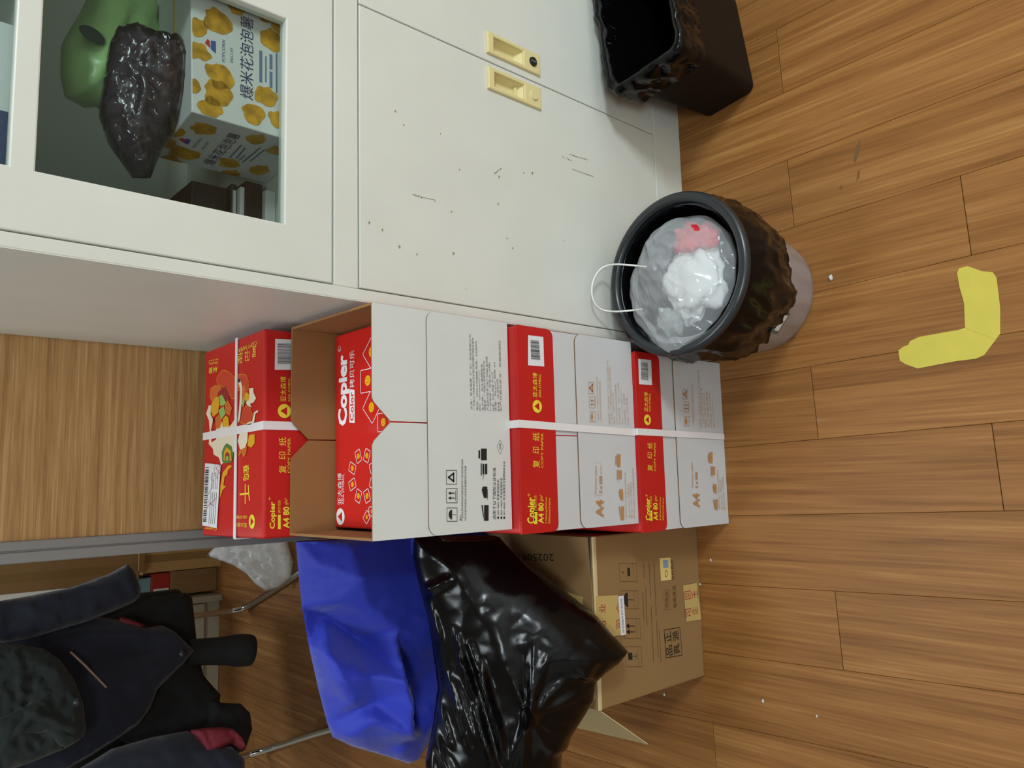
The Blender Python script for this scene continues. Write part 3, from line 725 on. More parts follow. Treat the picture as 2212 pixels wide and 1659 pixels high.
for nm, xa, xb, s in (('back_flap', ox0, xm-.0008, -1), ('back_flap', xm+.0008, ox1, 1)):
    o = link(nm, half(Pb, xa, xb, oz, zb, 0, 0, .0035, s), m_kraft_in, ob)
def side(x, w_):
    return prism([(x, oy0+.004, oz), (x, oy1-.004, oz), (x, oy1-.004, zb), (x, oy0+.004, zt)], (w_, 0, 0))
o = link('side_wall', side(ox0, .0035), m_red, ob); two_sided(o, m_kraft_in); colour_faces(o, lambda n: n.x > -.5)
o = link('side_wall', side(ox1-.0035, .0035), m_red, ob); two_sided(o, m_kraft_in); colour_faces(o, lambda n: n.x < .5)
link('base', box((ox0+.004, oy0+.004, oz), (ox1-.004, oy1-.004, oz+.004)), m_kraft_in, ob)
Po = PY(oy0-.0002)
arrow_icons(Po, ob, ((965, 1126, 987, 1097), (964, 1086, 987, 1055), (964, 1046, 986, 1016)), m_black_ink)
T(Po, '提示：', 996, 992, 1125, 1111, m_black_ink, ob)
T(Po, '产品请在原包装和适宜的温度湿度环境下保存避免阳光直射', 1000, 996, 1125, 992, m_black_ink, ob); T(Po, '开封后请尽快使用以免纸张受潮影响打印效果', 1007, 1003, 1125, 1006, m_black_ink, ob)
machines(Po, ob, ((1039, 1125, 1055, 1091), (1040, 1080, 1052, 1051), (1035, 1030, 1052, 1002), (1033, 994, 1051, 969)), m_black_ink)
T(Po, '适用于以下国际认证标准', 1071, 1064, 1122, 1010, m_black_ink, ob); 
for x, e, s in ((1075, 1036, '● ISO 9001 质量管理体系'), (1082, 1032, '● ISO 14001 环境管理体系'), (1088, 996, '● ISO 45001 职业健康安全管理体系认证')): T(Po, s, x+3, x-2, 1121, e, m_black_ink, ob)
dm = pp(Po, [(1080, 950), (1087, 965), (1080, 981), (1073, 965)]); decal(Po, ring(dm, .0004), m_black_ink, ob, 'recycling_mark'); T(Po, '纸箱', 1082, 1078, 971, 958, m_black_ink, ob)
for x, a, e, s in ((1018, 884, 723, '出品：亚太森博（广东）纸业有限公司'), (1024, 885, 730, '广东省江门市新会区双水镇沙路村银州湖纸业基地'), (1031, 886, 737, '电话：0750-6428888 传真：6428999'), (1037, 887, 800, '网址：www.asiasymbol.com'), (1043, 887, 786, '生产商：亚太森博纸业'), (1048, 887, 780, '销售商：广州博大商贸有限公司'), (1054, 887, 770, '产品执行标准 GB/T 24988 复印纸'), (1060, 888, 783, '产品等级：优等品 (A级)'), (1066, 888, 803, '白度：D65 亮度 不小于'), (1071, 888, 782, '定量：80 g/m² 规格 A4'), (1077, 889, 818, '净含量：5包 每包500张'), (1082, 889, 736, '生产日期及批号：见箱体喷码')):
    T(Po, s, x+2, x-2.5, a, e, m_grey_p, ob, sk=-3)

# reams inside
RT = .7085
m_ream = mat('red_ream_wrap', '#cf2320', .22, spec=.55)
ream_x0, ream_x1, ry0, ry1 = ox0+.0075, ox1-.0065, oy0+.0065, oy1-.005
labels = ['lowest red wrapped ream hidden inside the opened paper box', 'second red wrapped ream from the bottom inside the opened box', 'third red wrapped ream inside the opened paper box', 'top red ream printed Copier with smiling badges inside the opened box']
zz = oz+.0045; hh = (RT-zz)/3
for i in range(3):
    r = thing('paper_ream', labels[i] if i < 2 else labels[3], 'paper ream', (.178, .13, zz), 'red paper reams in the opened box')
    link('wrapper', box((ream_x0, ry0, zz), (ream_x1, ry1, zz+hh-.0006), .003), m_ream, r); zz += hh
Pr = PZ(RT-.0006)
T(Pr, 'Copier', 756, 731, 918, 762, m_white_ink, r, bold=.045); decal(Pr, ring(disc(Pr.ab(734, 754), .0042, 16), .0007), m_white_ink, r); T(Pr, 'R', 736.5, 732, 756, 752.5, m_white_ink, r)
decal(Pr, [pp(Pr, [(767, 914), (766.5, 842), (755.5, 841), (755.5, 913)])], m_white_ink, r); T(Pr, 'Color', 765, 757.5, 909, 846, m_ream, r, off=OFF*2, bold=.01)
T(Pr, '拷贝可乐', 766, 756, 837, 756, m_white_ink, r)
logo(Pr, Pr.ab(736, 1116), .0125, m_white_ink, r); T(Pr, '亚太森博', 739, 730, 1091, 1022, m_white_ink, r, bold=.015); T(Pr, 'ASIA SYMBOL', 744, 740, 1090, 1024, m_white_ink, r)
def badge(cx, cy, ang, w_, h_):
    a, b = Pr.ab(cx, cy); ca, sa = math.cos(ang), math.sin(ang)
    R = lambda x, y: (a+x*ca-y*sa, b+x*sa+y*ca)
    q = [R(-w_/2, -h_/2), R(w_/2, -h_/2), R(w_/2, h_/2), R(-w_/2, h_/2)]
    if not all(ream_x0+.002 < p[0] < ream_x1-.002 and p[1] < ry1 for p in q): return
    decal(Pr, ring(q, .0011), m_white_ink, r, 'smiling_badge')
    decal(Pr, [disc((a, b), w_*.23)], m_gold_face, r, 'smiling_badge')
    decal(Pr, [disc(R(-w_*.08, w_*.05), w_*.03, 8), disc(R(w_*.08, w_*.05), w_*.03, 8)]+stroke([R(w_*.12*math.cos(t_), w_*.12*math.sin(t_)-.02*w_) for t_ in [math.pi*(1.15+.7*i/6) for i in range(7)]], .0004), m_ream, r, 'smiling_badge', OFF*2)
m_gold_face = mat('smile_yellow', '#f2b90f', .4)
c0 = Vector(Pr.ab(784, 1028))
for k in range(8):
    a = math.radians(22.5+45*k); R_ = .0315
    p = c0+Vector((math.cos(a), math.sin(a)))*R_
    q = Pr.pt(p.x, p.y)
    # back to pixels
    v = RUP.transposed() @ (q-CAM); px_ = (1106-F_PX*v.y/-v.z, 1659-(829.5+F_PX*v.x/-v.z))
    badge(*px_, a, .018, .014)
badge(795, 822, .0, .034, .04); badge(803, 760, .75, .032, .036); badge(803, 880, -.75, .032, .036); badge(829, 912, 0, .026, .03)
badge(788, 1140, 0, .013, .016); badge(793, 1117, .8, .013, .016); badge(804, 1105, 0, .013, .016)

# ---- top box of the back column, next to the wood partition
Y4, Z4, W4, D4, x4, yaw4 = .2454, .819, .3096, .2358, .0196, .0152
hid = []
for i, (z0, z1, lb) in enumerate(((0, .277, 'red copy paper box on the floor behind the front stack'), (.2775, .5545, 'red copy paper box in the middle of the column behind the opened box'))):
    hid.append(paper_box(lb, .0185, .250, z0, .31, .222, z1-z0, 0, 0, 0, detailed=False))
b4 = thing('paper_box', 'red copy paper box with crane and flower print tied with white straps', 'box', (x4+W4/2, Y4+D4/2, .555))
M4 = Matrix.Translation((x4, Y4, 0)) @ Matrix.Rotation(yaw4, 4, 'Z')
link('body', box((0, 0, .555), (W4, D4, Z4), .004, 3, M=M4), m_red, b4)
u4, v4 = Vector((math.cos(yaw4), math.sin(yaw4), 0)), Vector((-math.sin(yaw4), math.cos(yaw4), 0))
Pt = Plane((x4, Y4, Z4), u4, v4); Pq = Plane((x4, Y4, 0), u4, (0, 0, 1))
def w4(a, b, z): return M4 @ Vector((a, b, z))
# straps
sx = Pt.ab(510, 930)[0]; wd = .0125
link('strap', join([box((sx-wd/2, -.0012, Z4-.0002), (sx+wd/2, D4+.001, Z4+.0012), M=M4), box((sx-wd/2, -.0014, .555), (sx+wd/2, -.0002, Z4+.001), M=M4)]), m_strap, b4)
sy = Pt.ab(512, 950)[1]; wd = .007
link('strap', join([box((-.0012, sy-wd/2, Z4+.0012), (W4+.0012, sy+wd/2, Z4+.003), M=M4), box((-.0026, sy-wd/2, .555), (-.0012, sy+wd/2, Z4+.002), M=M4)]), m_strap, b4)
# printed picture: crane among flowers
m_orange = mat('orange_print', '#c8622a', .45); m_dred = mat('deep_red_print', '#8d2326', .45); m_amber = mat('amber_print', '#d59c1f', .45); m_cream_p = mat('cream_print', '#e0d2b8', .45); m_lgreen = mat('green_print', '#8fae5c', .45); m_dgreen = mat('dark_green_print', '#4d7a3c', .45); m_petal = mat('petal_print', '#c23d27', .45)
def zz5(x, y): return (430+x/6.635, 690+y/6.636)
def zz6(x, y): return (430+x/6.143, 920+y/6.144)
def pic(pts, m, nm='flower_print', off=OFF, z=zz5, line=None):
    q = pp(Pt, [z(*p) for p in pts]); decal(Pt, [q], m, b4, nm, off)
    if line: decal(Pt, ring(q, .0007), line, b4, nm, off+.0001)
pic([(265, 930), (255, 850), (300, 770), (350, 725), (430, 750), (490, 800), (530, 860), (540, 1000), (520, 1140), (460, 1130), (400, 980), (330, 960)], m_petal, line=m_yellow2)
pic([(165, 1120), (170, 1000), (230, 950), (310, 960), (340, 1010), (280, 1070), (200, 1190)], m_orange, line=m_yellow2, off=.0008)
pic([(270, 1060), (340, 980), (390, 965), (430, 1050), (450, 1160), (400, 1150), (340, 1100)], m_dred, off=.0010)
pic([(190, 1200), (240, 1120), (290, 1100), (300, 1220), (280, 1340), (210, 1400), (175, 1300)], m_amber, off=.0011)
pic([(300, 1100), (340, 1080), (400, 1190), (370, 1230), (310, 1240)], m_lgreen, off=.0012); pic([(285, 1310), (360, 1240), (390, 1350), (330, 1440)], m_lgreen, off=.0012)
pic([(380, 1240), (420, 1160), (480, 1270), (450, 1370), (390, 1340)], m_orange, line=m_yellow2, off=.0011)
pic([(250, 1550), (240, 1430), (290, 1370), (330, 1440), (310, 1540)], m_orange, line=m_yellow2, off=.0009); pic([(340, 1530), (350, 1430), (390, 1380), (430, 1400), (445, 1540)], m_amber, off=.0012)
pic([(570, 1030), (560, 800), (620, 780), (690, 800), (720, 900), (715, 1000), (660, 1080), (620, 1000)], m_petal, line=m_yellow2)
pic([(620, 1050), (655, 930), (675, 1000), (660, 1100), (620, 1180)], m_orange, line=m_yellow2, off=.0009); pic([(640, 1120), (690, 1040), (735, 1080), (720, 1160), (670, 1170)], m_amber, off=.0010)
pic([(725, 990), (785, 980), (790, 1050), (825, 1130), (790, 1190), (740, 1210), (760, 1260), (700, 1230), (680, 1190), (730, 1120)], m_cream_p, 'crane_print', .0009)
pic([(620, 1190), (650, 1110), (665, 1180), (640, 1270)], m_lgreen, off=.0012)
pic([(600, 1480), (640, 1300), (690, 1230), (740, 1260), (780, 1370), (740, 1470), (660, 1500)], m_petal, line=m_yellow2, off=.0008)
pic([(565, 1460), (590, 1200), (600, 1000), (570, 900), (565, 860), (600, 850), (630, 970), (620, 1200), (600, 1400), (580, 1480)], m_cream_p, 'crane_print', .0011); pic([(565, 895), (565, 858), (600, 850), (605, 890), (580, 910)], m_black_ink, 'crane_print', .0013)
pic([(680, 1510), (720, 1470), (770, 1460), (800, 1330), (850, 1300), (860, 1325), (820, 1350), (800, 1470), (740, 1510)], m_cream_p, 'crane_print', .0012)
pic([(110, 1350), (150, 1230), (180, 1230), (175, 1360), (210, 1440), (190, 1540), (165, 1640), (150, 1450)], m_cream_p, 'crane_print', .0010); pic([(205, 1470), (210, 1400), (230, 1440), (215, 1490)], m_black_ink, 'crane_print', .0012)
pic([(310, 1550), (330, 1460), (350, 1540), (460, 1520), (540, 1400), (545, 1640), (250, 1640), (250, 1570)], m_cream_p, 'crane_print', .0009)
pic([(135, 240), (150, 70), (180, 60), (170, 220), (235, 180), (230, 60), (480, 40), (480, 330), (300, 520), (270, 420), (200, 380), (190, 300)], m_cream_p, 'crane_print', .0009, zz6)
pic([(550, 310), (520, 200), (560, 50), (655, 50), (650, 200), (610, 310)], m_cream_p, 'crane_print', .0009, zz6)
pic([(315, 470), (310, 350), (340, 270), (375, 230), (440, 270), (465, 380), (440, 480), (350, 500)], m_dgreen, 'feather_print', .0011, zz6); pic([(335, 460), (340, 350), (375, 280), (430, 330), (440, 460)], m_amber, 'feather_print', .0013, zz6); pic([(355, 460), (360, 380), (385, 340), (415, 380), (415, 460)], m_dred, 'feather_print', .0015, zz6); pic([(368, 460), (372, 410), (388, 390), (404, 415), (404, 460)], m_lgreen, 'feather_print', .0017, zz6)
pic([(650, 260), (670, 120), (745, 110), (745, 230), (700, 290)], m_amber, off=.0009, z=zz6); pic([(530, 400), (545, 330), (640, 270), (635, 350), (600, 415), (575, 350)], m_orange, line=m_yellow2, off=.0010, z=zz6)
pic([(285, 960), (290, 800), (320, 620), (400, 520), (450, 530), (390, 590), (385, 640), (345, 680), (330, 790), (370, 800), (320, 850)], m_amber, 'feather_print', .0009, zz6)
# big brush characters and prints that face the partition
for s, a, b_ in (('千', 0, 0),): pass
def U(s, p0, p1, p2, **k): return text(Pt, s, p0, p1, p2, m_gold, b4, **k)
U('鹤', zz6(590, 520), zz6(590, 730), zz6(670, 520), bold=.01); U('千', zz6(545, 780), zz6(545, 1040), zz6(680, 780), bold=.01)
U('复', zz5(770, 380), zz5(830, 372), zz5(770, 555)) ; U('印', zz5(667, 440), zz5(732, 430), zz5(667, 605)); U('纸', zz5(568, 480), zz5(632, 465), zz5(568, 640))
U('COPY PAPER', zz5(830, 305), zz5(570, 420), zz5(840, 360))
U('A4 80', zz5(270, 665), zz5(150, 690), zz5(262, 760), bold=.02); U('210mmx297mm', zz5(280, 600), zz5(145, 620), zz5(278, 640)); U('500 sheets', zz5(282, 555), zz5(145, 590), zz5(280, 580))
U('亚太森博', zz6(640, 1290), zz6(470, 1280), zz6(640, 1350)); U('ASIA SYMBOL', zz6(640, 1190), zz6(470, 1190), zz6(640, 1230)); U('Copier', zz6(240, 1340), zz6(80, 1330), zz6(240, 1390))
logo(Pt, Pt.ab(430+706/6.143, 920+1270/6.144), .0105, m_gold, b4, math.pi)
lb = decal(Pt, [pp(Pt, [zz6(95, 495), zz6(170, 500), zz6(300, 520), zz6(250, 1355), zz6(55, 1320)])], m_label, b4, 'shipping_label', .0018)
barcode(Pt, [zz6(75, 1270), zz6(108, 540), zz6(150, 540), zz6(115, 1270)], m_black_ink, b4, seed=6).location.z += .0018
for x in (165, 190, 215, 240):
    o = decal(Pt, stroke(pp(Pt, [zz6(x-20, 1300), zz6(x+10, 880)]), .0016)+stroke(pp(Pt, [zz6(x+12, 840), zz6(x+28, 620)]), .0012), m_grey_p, b4, 'small_print', .0021)
decal(Pt, stroke(pp(Pt, [zz6(*p) for p in ((235, 500), (215, 600), (260, 700), (290, 520), (240, 560), (300, 640))]), .0007)+stroke(pp(Pt, [zz6(*p) for p in ((200, 620), (175, 700), (205, 730), (190, 820), (120, 930), (160, 1040), (250, 950))]), .0007)+stroke(pp(Pt, [zz6(*p) for p in ((110, 1110), (160, 1030), (215, 1060))]), .0007), mat('red_pen', '#a3404a', .6), b4, 'handwriting', .0023)
# front of that box
m4 = m_gold
T(Pq, 'Copier', 597, 582, 1142, 1083, m4, b4, bold=.03); T(Pq, '®', 584, 580, 1080, 1074, m4, b4); decal(Pq, [pp(Pq, [(606, 1143), (606, 1112), (600, 1112), (600, 1143)])], m4, b4); T(Pq, '拷贝可乐', 606, 600, 1108, 1080, m4, b4)
T(Pq, 'A4 80', 625, 611, 1141, 1094, m4, b4, bold=.03); T(Pq, 'g/m²', 623, 614, 1090, 1076, m4, b4)
for ch, a, b_ in (('复', 1022, 1005), ('印', 992, 976), ('纸', 963, 945)): T(Pq, ch, 618, 602, a, b_, m4, b4, bold=.02)
T(Pq, 'COPY PAPER', 627, 621, 1022, 946, m4, b4)
logo(Pq, Pq.ab(614, 888), .0105, m4, b4); T(Pq, '亚太森博', 618, 605, 868, 814, m4, b4, bold=.01); T(Pq, 'ASIA SYMBOL', 627, 622, 868, 816, m4, b4)
decal(Pq, [pp(Pq, [(593, 799), (640, 799), (640, 734), (594, 732)])], m_label, b4, 'barcode_label'); barcode(Pq, [(628, 786), (630, 742), (599, 741), (599, 786)], m_black_ink, b4, seed=8)

# ------------------------------------------------------------------ brown carton beside the stack
m_kraft = mat('brown_carton', '#8d6e45', .62, mottle=.06, mscale=8); m_kraft_l = mat('pale_board', '#c9b689', .7)
m_tape_t = mat('carton_tape', '#bfa465', .25, spec=.6); m_tape_red = mat('tape_red', '#a83a36', .5); m_brown_ink = mat('brown_print', '#5a4426', .6)
KX0, KX1, KY0, KY1, KZ = -.293, -.006, .074, .52, .308
ct = thing('brown_carton', 'brown cardboard carton with handling symbols under the black garbage bag', 'carton', (-.15, .3, 0))
link('body', box((KX0, KY0, 0), (KX1, KY1, KZ-.004), .003), m_kraft, ct)
link('top_flap', box((KX0+.001, KY0+.004, KZ-.004), (KX1-.001, KY1, KZ), .0012), m_kraft, ct)
link('top_edge', box((KX0, KY0-.001, KZ-.010), (KX1, KY0+.003, KZ-.001), .0015), m_kraft_l, ct)
link('side_flap', prism([(KX0-.001, KY0+.002, KZ-.008), (-.372, KY0-.002, .186), (-.378, .30, .20), (KX0-.001, .40, KZ-.008)], (-.003, 0, -.002)), m_kraft_l, ct)
link('flap_gap_shade', prism([(KX1-.001, KY0+.004, KZ+.0003), (KX1-.001, KY0+.009, KZ+.0003), (KX1-.075, KY0+.004, KZ+.0003)], (0, 0, .0004)), m_dark, ct)  # thin black wedge laid on top, its colour standing for the slit's shade
Pk = PY(KY0-.0002); Pkt = PZ(KZ+.0002)
text(Pkt, '20250919', (1196, 1196), (1106, 1196), (1196, 1212), m_black_ink, ct)
tp = link('packing_tape', join([flat(Pkt, [pp(Pkt, [(1260, 1290), (1255, 1380), (1140, 1330), (1140, 1250)])], .0008), flat(Pk, [pp(Pk, [(1285, 1288), (1333, 1285), (1341, 1372), (1290, 1380)])], .0012)]), m_tape_t, ct)
text(Pk, '业', (1306, 1324), (1306, 1304), (1292, 1324), m_tape_red, ct, bold=.03, off=.0018); text(Pk, '品', (1308, 1360), (1307, 1340), (1292, 1360), m_tape_red, ct, bold=.03, off=.0018); text(Pk, '企', (1342, 1322), (1341, 1300), (1330, 1322), m_tape_red, ct, bold=.03, off=.0018); text(Pk, '司', (1344, 1356), (1343, 1336), (1330, 1356), m_tape_red, ct, bold=.03, off=.0018)
decal(Pk, [pp(Pk, [(1333, 1288), (1345, 1286), (1350, 1370), (1339, 1373)])], m_label, ct, 'paper_strip', .0024); text(Pk, '清洁电器安全产品合格', (1346, 1366), (1341, 1292), (1342, 1366), m_grey_p, ct, off=.003)
decal(Pk, [pp(Pk, [(1474, 1265), (1504, 1259), (1514, 1338), (1482, 1343)])], m_tape_t, ct, 'packing_tape', .0012)
for s, x, y in (('回', 1485, 1284), ('王', 1500, 1282), ('企', 1500, 1318), ('司', 1486, 1322)): text(Pk, s, (x+6, y+9), (x+5, y-9), (x-7, y+9), m_tape_red, ct, bold=.03, off=.0018)
def icon(x0, y0, x1, y1, kind, sk=2):
    q = pp(Pk, [(x1+sk, y1), (x1, y0), (x0, y0), (x0+sk, y1)]); A, B, C_, D_ = (Vector(p) for p in q)
    f = lambda u, v: tuple(A.lerp(B, u).lerp(D_.lerp(C_, u), v))
    decal(Pk, ring(q, .0006)+stroke([f(0, .22), f(1, .22)], .0005), m_brown_ink, ct, 'handling_symbol', .0008)
    if kind == 0: P_ = [[f(.3, .4), f(.75, .4), f(.75, .55), f(.3, .55)]]+stroke([f(.45, .75), f(.5, .85), f(.55, .75)], .0007)
    elif kind == 1: P_ = [[f(.5+.4*math.cos(a), .62+.26*math.sin(a)) for a in [math.pi*i/10 for i in range(11)]]]+stroke([f(.5, .62), f(.5, .3), f(.4, .28)], .001)
    elif kind == 2: P_ = stroke([f(.33, .32), f(.33, .8)], .0014)+stroke([f(.62, .32), f(.62, .8)], .0014)+[[f(.2, .68), f(.46, .68), f(.33, .88)], [f(.5, .68), f(.76, .68), f(.62, .88)]]
    else: P_ = [[f(.35, .6), f(.7, .6), f(.7, .85), f(.35, .85)]]+stroke([f(.52, .6), f(.52, .35)], .0008)+stroke([f(.38, .33), f(.66, .33)], .001)
    decal(Pk, P_, m_black_ink, ct, 'handling_symbol', .0008)
icon(1337, 1217, 1374, 1256, 0); icon(1341, 1276, 1377, 1315, 1); icon(1346, 1336, 1381, 1379, 2, 3); icon(1350, 1397, 1384, 1440, 3, 3)
for x, y0, y1 in ((1390, 1220, 1250), (1394, 1270, 1350), (1402, 1218, 1290), (1406, 1310, 1430), (1412, 1215, 1330), (1418, 1340, 1420), (1388, 1280, 1340), (1424, 1360, 1430)):
    decal(Pk, stroke(pp(Pk, [(x, y0), (x+(y1-y0)*.045, y1)]), .0011), m_brown_ink, ct, 'small_print', .0008)
decal(Pk, [pp(Pk, [(1424, 1206), (1447, 1204), (1451, 1252), (1427, 1255)])], mat('cream_sticker', '#d9c17a', .4), ct, 'sticker', .0008); decal(Pk, [pp(Pk, [(1431, 1210), (1442, 1209), (1443, 1226), (1432, 1227)])], mat('blue_patch', '#7d93ad', .5), ct, 'sticker', .0014); decal(Pk, ring(disc(Pk.ab(1438, 1239), .0055, ry=.0035), .001), mat('orange_line', '#c2703a', .5), ct, 'sticker', .0014)
T(Pk, '吉祥喜庆', 1456, 1449, 1253, 1208, m_brown_ink, ct, off=.0008, sk=-2); T(Pk, '智能清洁', 1462, 1454, 1312, 1264, m_brown_ink, ct, off=.0008, sk=-3); decal(Pk, ring(pp(Pk, [(1433, 1275), (1445, 1274), (1447, 1316), (1435, 1318)]), .0005), m_brown_ink, ct, 'print', .0008); T(Pk, '合格品', 1443, 1436, 1313, 1278, m_brown_ink, ct, off=.0008)
decal(Pk, ring(pp(Pk, [(1434, 1361), (1468, 1355), (1473, 1415), (1438, 1421)]), .0011), m_black_ink, ct, 'stamp', .0008)
for s, x, y in (('正', 1443, 1374), ('源', 1460, 1371), ('品', 1446, 1403), ('真', 1462, 1400)): text(Pk, s, (x+7, y+11), (x+5, y-11), (x-7, y+12), m_black_ink, ct, bold=.02, off=.0008)

# ------------------------------------------------------------------ black garbage bag
def black_film(name, rough=.16):
    m = mat(name, '#060607', rough, spec=.24, bump=.04, bscale=12, stretch=(1.6, 1.6, .6))
    return m
m_blackbag = black_film('black_bag_film', .2)
PBk = Plane((0, -.004, .275), (1, 0, 0), (0, 1, .92))
def bag_clamp(p):
    p = Vector(p)
    if KX0-.008 < p.x < KX1+.004 and p.y > KY0-.006 and p.z < KZ+.004:
        n_ = PBk.n; p += n_*min((KZ+.004-p.z)/n_.z, (p.y-KY0+.006)/-n_.y)
    if p.x > -.003 and p.z < .53: p.x = -.003
    elif p.x > .012: p.x = .012
    return p
kn = (1150, 1513)
folds = [(kn[0], kn[1], x, y, w_, a, .8) for x, y, w_, a in ((1160, 1370, 5, .010), (1190, 1385, 6, .009), (1140, 1390, 4, -.008), (1175, 1380, 4, .007), (1230, 1440, 8, .012), (1285, 1470, 8, .010), (1215, 1560, 6, .009), (1195, 1600, 6, .009), (1110, 1420, 6, .008), (1100, 1640, 7, .010), (1130, 1659, 7, .009), (1240, 1540, 5, .007))]
folds += [(1000, 1340, 1035, 1470, 6, .009), (1030, 1370, 1100, 1560, 5, .010), (1022, 1380, 1090, 1580, 4, -.007), (985, 1440, 1030, 1580, 6, .010), (1000, 1450, 1040, 1560, 4, .008), (1040, 1500, 1090, 1640, 5, .011), (945, 1300, 965, 1370, 6, .010), (960, 1500, 990, 1580, 6, .010), (915, 1275, 985, 1240, 8, .014), (1060, 1430, 1100, 1600, 5, .010), (1272, 1362, 1335, 1398, 7, .009), (1250, 1430, 1300, 1460, 8, .012), (1300, 1420, 1270, 1470, 8, -.010), (1150, 1300, 1240, 1390, 40, .008), (1070, 1300, 1110, 1440, 22, .008), (950, 1570, 1010, 1659, 10, .012), (935, 1560, 950, 1659, 7, .010), (1010, 1400, 1030, 1430, 5, .010), (1055, 1400, 1070, 1470, 4, .009), (1190, 1640, 1225, 1570, 12, .010)]
bb = simple('garbage_bag', 'bulging glossy black garbage bag slumped on the brown carton', 'garbage bag', pillow([(895, 1150), (1000, 1120), (1060, 1140), (1105, 1190), (1150, 1228), (1225, 1280), (1290, 1332), (1322, 1370), (1357, 1408), (1340, 1430), (1310, 1452), (1290, 1470), (1285, 1510), (1262, 1548), (1235, 1590), (1228, 1612), (1214, 1625), (1212, 1660), (1190, 1720), (1120, 1760), (1000, 1770), (925, 1720), (920, 1640), (936, 1560), (946, 1480), (936, 1400), (922, 1320), (906, 1262), (893, 1200)], PBk, .085, .12, 150, 4.5, folds=[(f_[0], f_[1], f_[2], f_[3], max(7.5, f_[4]*1.25), f_[5])+tuple(f_[6:]) for f_ in folds], namp=.003, nscale=150, seed=1, ridged=True, clamp=bag_clamp), m_blackbag)

# ------------------------------------------------------------------ blue tote bag behind it
m_blue = mat('blue_nonwoven', '#2434ad', .62, spec=.35, sheen=.2, bump=.03, bscale=300)
PBl = Plane((0, .40, .5), (1, 0, 0), (0, .25, 1))
tote = thing('blue_tote_bag', 'crumpled royal blue fabric tote bag behind the black garbage bag', 'bag', (-.2, .42, .308))
def tote_clamp(p):
    p = Vector(p)
    if p.x > -.004: p.x = -.004
    if p.z < KZ+.003: p.z = KZ+.003
    return p
link('bag', pillow([(638, 1160), (645, 1240), (652, 1310), (668, 1400), (688, 1490), (706, 1560), (718, 1592), (760, 1612), (830, 1632), (884, 1650), (904, 1642), (930, 1600), (960, 1560), (1050, 1560), (1150, 1480), (1150, 1200), (1050, 1150), (900, 1140)], PBl, .004, .045, 70, 7,
    ctrl=[(675, 1215, .035), (690, 1190, .03), (740, 1175, .05), (748, 1240, .085), (775, 1310, .060), (850, 1230, .055), (900, 1300, .045), (915, 1380, .045), (665, 1316, -.010), (705, 1332, -.022), (780, 1385, -.030), (860, 1440, -.020), (930, 1510, -.010), (700, 1300, .035), (720, 1290, .05), (835, 1350, .052), (890, 1400, .040),
          (688, 1400, .060), (708, 1452, .086), (770, 1440, .075), (842, 1446, .100), (856, 1500, .098), (862, 1558, .084), (790, 1505, .045), (735, 1500, .070), (745, 1520, .040), (735, 1572, .052), (780, 1530, .075), (800, 1575, .050), (846, 1590, .036), (890, 1482, -.015), (878, 1545, -.005), (905, 1580, .030), (930, 1550, .010), (770, 1600, .030), (850, 1615, .030), (1000, 1400, .03), (1000, 1250, .03)],
    namp=.003, nscale=60, seed=4, clamp=tote_clamp), m_blue, tote)
Pst = Plane((0, .365, .5), (1, 0, 0), (0, .25, 1))
link('carry_strap', pillow([(888, 1150), (918, 1150), (917, 1200), (912, 1235), (896, 1240), (886, 1215)], Pst, .003, .003, 8, 6, clamp=tote_clamp), m_blue, tote)

# ------------------------------------------------------------------ square black bin
m_bin = mat('black_plastic', '#111213', .5, spec=.16, bump=.02, bscale=200); m_liner = black_film('bin_liner', .18)
sq = thing('square_bin', 'square black plastic waste bin with a black liner against the cabinet', 'waste bin', (.925, -.043, 0))
MS = Matrix.Translation((.925, -.043, 0)) @ Matrix.Rotation(math.radians(8), 4, 'Z')
def rr(wx, wy, r, n=6):
    P = []
    for cx, cy, a0 in ((wx-r, wy-r, 0), (-wx+r, wy-r, 90), (-wx+r, -wy+r, 180), (wx-r, -wy+r, 270)):
        for i in range(n+1):
            a = math.radians(a0+90*i/n); P.append((cx+r*math.cos(a), cy+r*math.sin(a)))
    return P
def loft(rings, close=False, caps=(True, False), smooth=True):
    n = len(rings[0]); v = [p for r_ in rings for p in r_]; f = []
    for i in range(len(rings)-1):
        for k in range(n): f.append((i*n+k, i*n+(k+1) % n, (i+1)*n+(k+1) % n, (i+1)*n+k))
    if caps[0]: f.append(tuple(reversed(range(n))))
    if caps[1]: f.append(tuple((len(rings)-1)*n+k for k in range(n)))
    return mesh_from(v, f, smooth=smooth)
def dense(P, n=180):
    P = [Vector(p) for p in P]; L_ = [0]
    for a, b in zip(P, P[1:]+P[:1]): L_.append(L_[-1]+(b-a).length)
    out = []; k = 0
    for i in range(n):
        q = L_[-1]*i/n
        while L_[k+1] < q: k += 1
        out.append(tuple(P[k].lerp(P[(k+1) % len(P)], (q-L_[k])/max(1e-9, L_[k+1]-L_[k]))))
    return out
def sqring(wx, wy, r, z, jit=0, sd=0):
    out = []
    for i, (x, y) in enumerate(dense(rr(wx, wy, r))):
        j = jit*(.35-abs(noise.fractal(Vector((x*26+sd, y*26, z*16)), 1, 2, 3)))*1.5 if jit else 0
        d_ = Vector((x, y)).normalized()*j
        out.append(MS @ Vector((x+d_.x, y+d_.y, z+.6*j)))
    return out
link('body', loft([sqring(.1055, .0555, .016, 0), sqring(.1075, .0575, .018, .004), sqring(.128, .073, .02, .262), sqring(.131, .076, .022, .264), sqring(.131, .076, .022, .27), sqring(.126, .071, .02, .27), sqring(.104, .055, .016, .01)], caps=(True, True)), m_bin, sq)
rg = []
for t_ in range(12): rg.append(sqring(.1325+.0006*t_, .0770+.0006*t_, .022, .200+.0062*t_, .011 if t_ < 11 else .006, t_*.05))
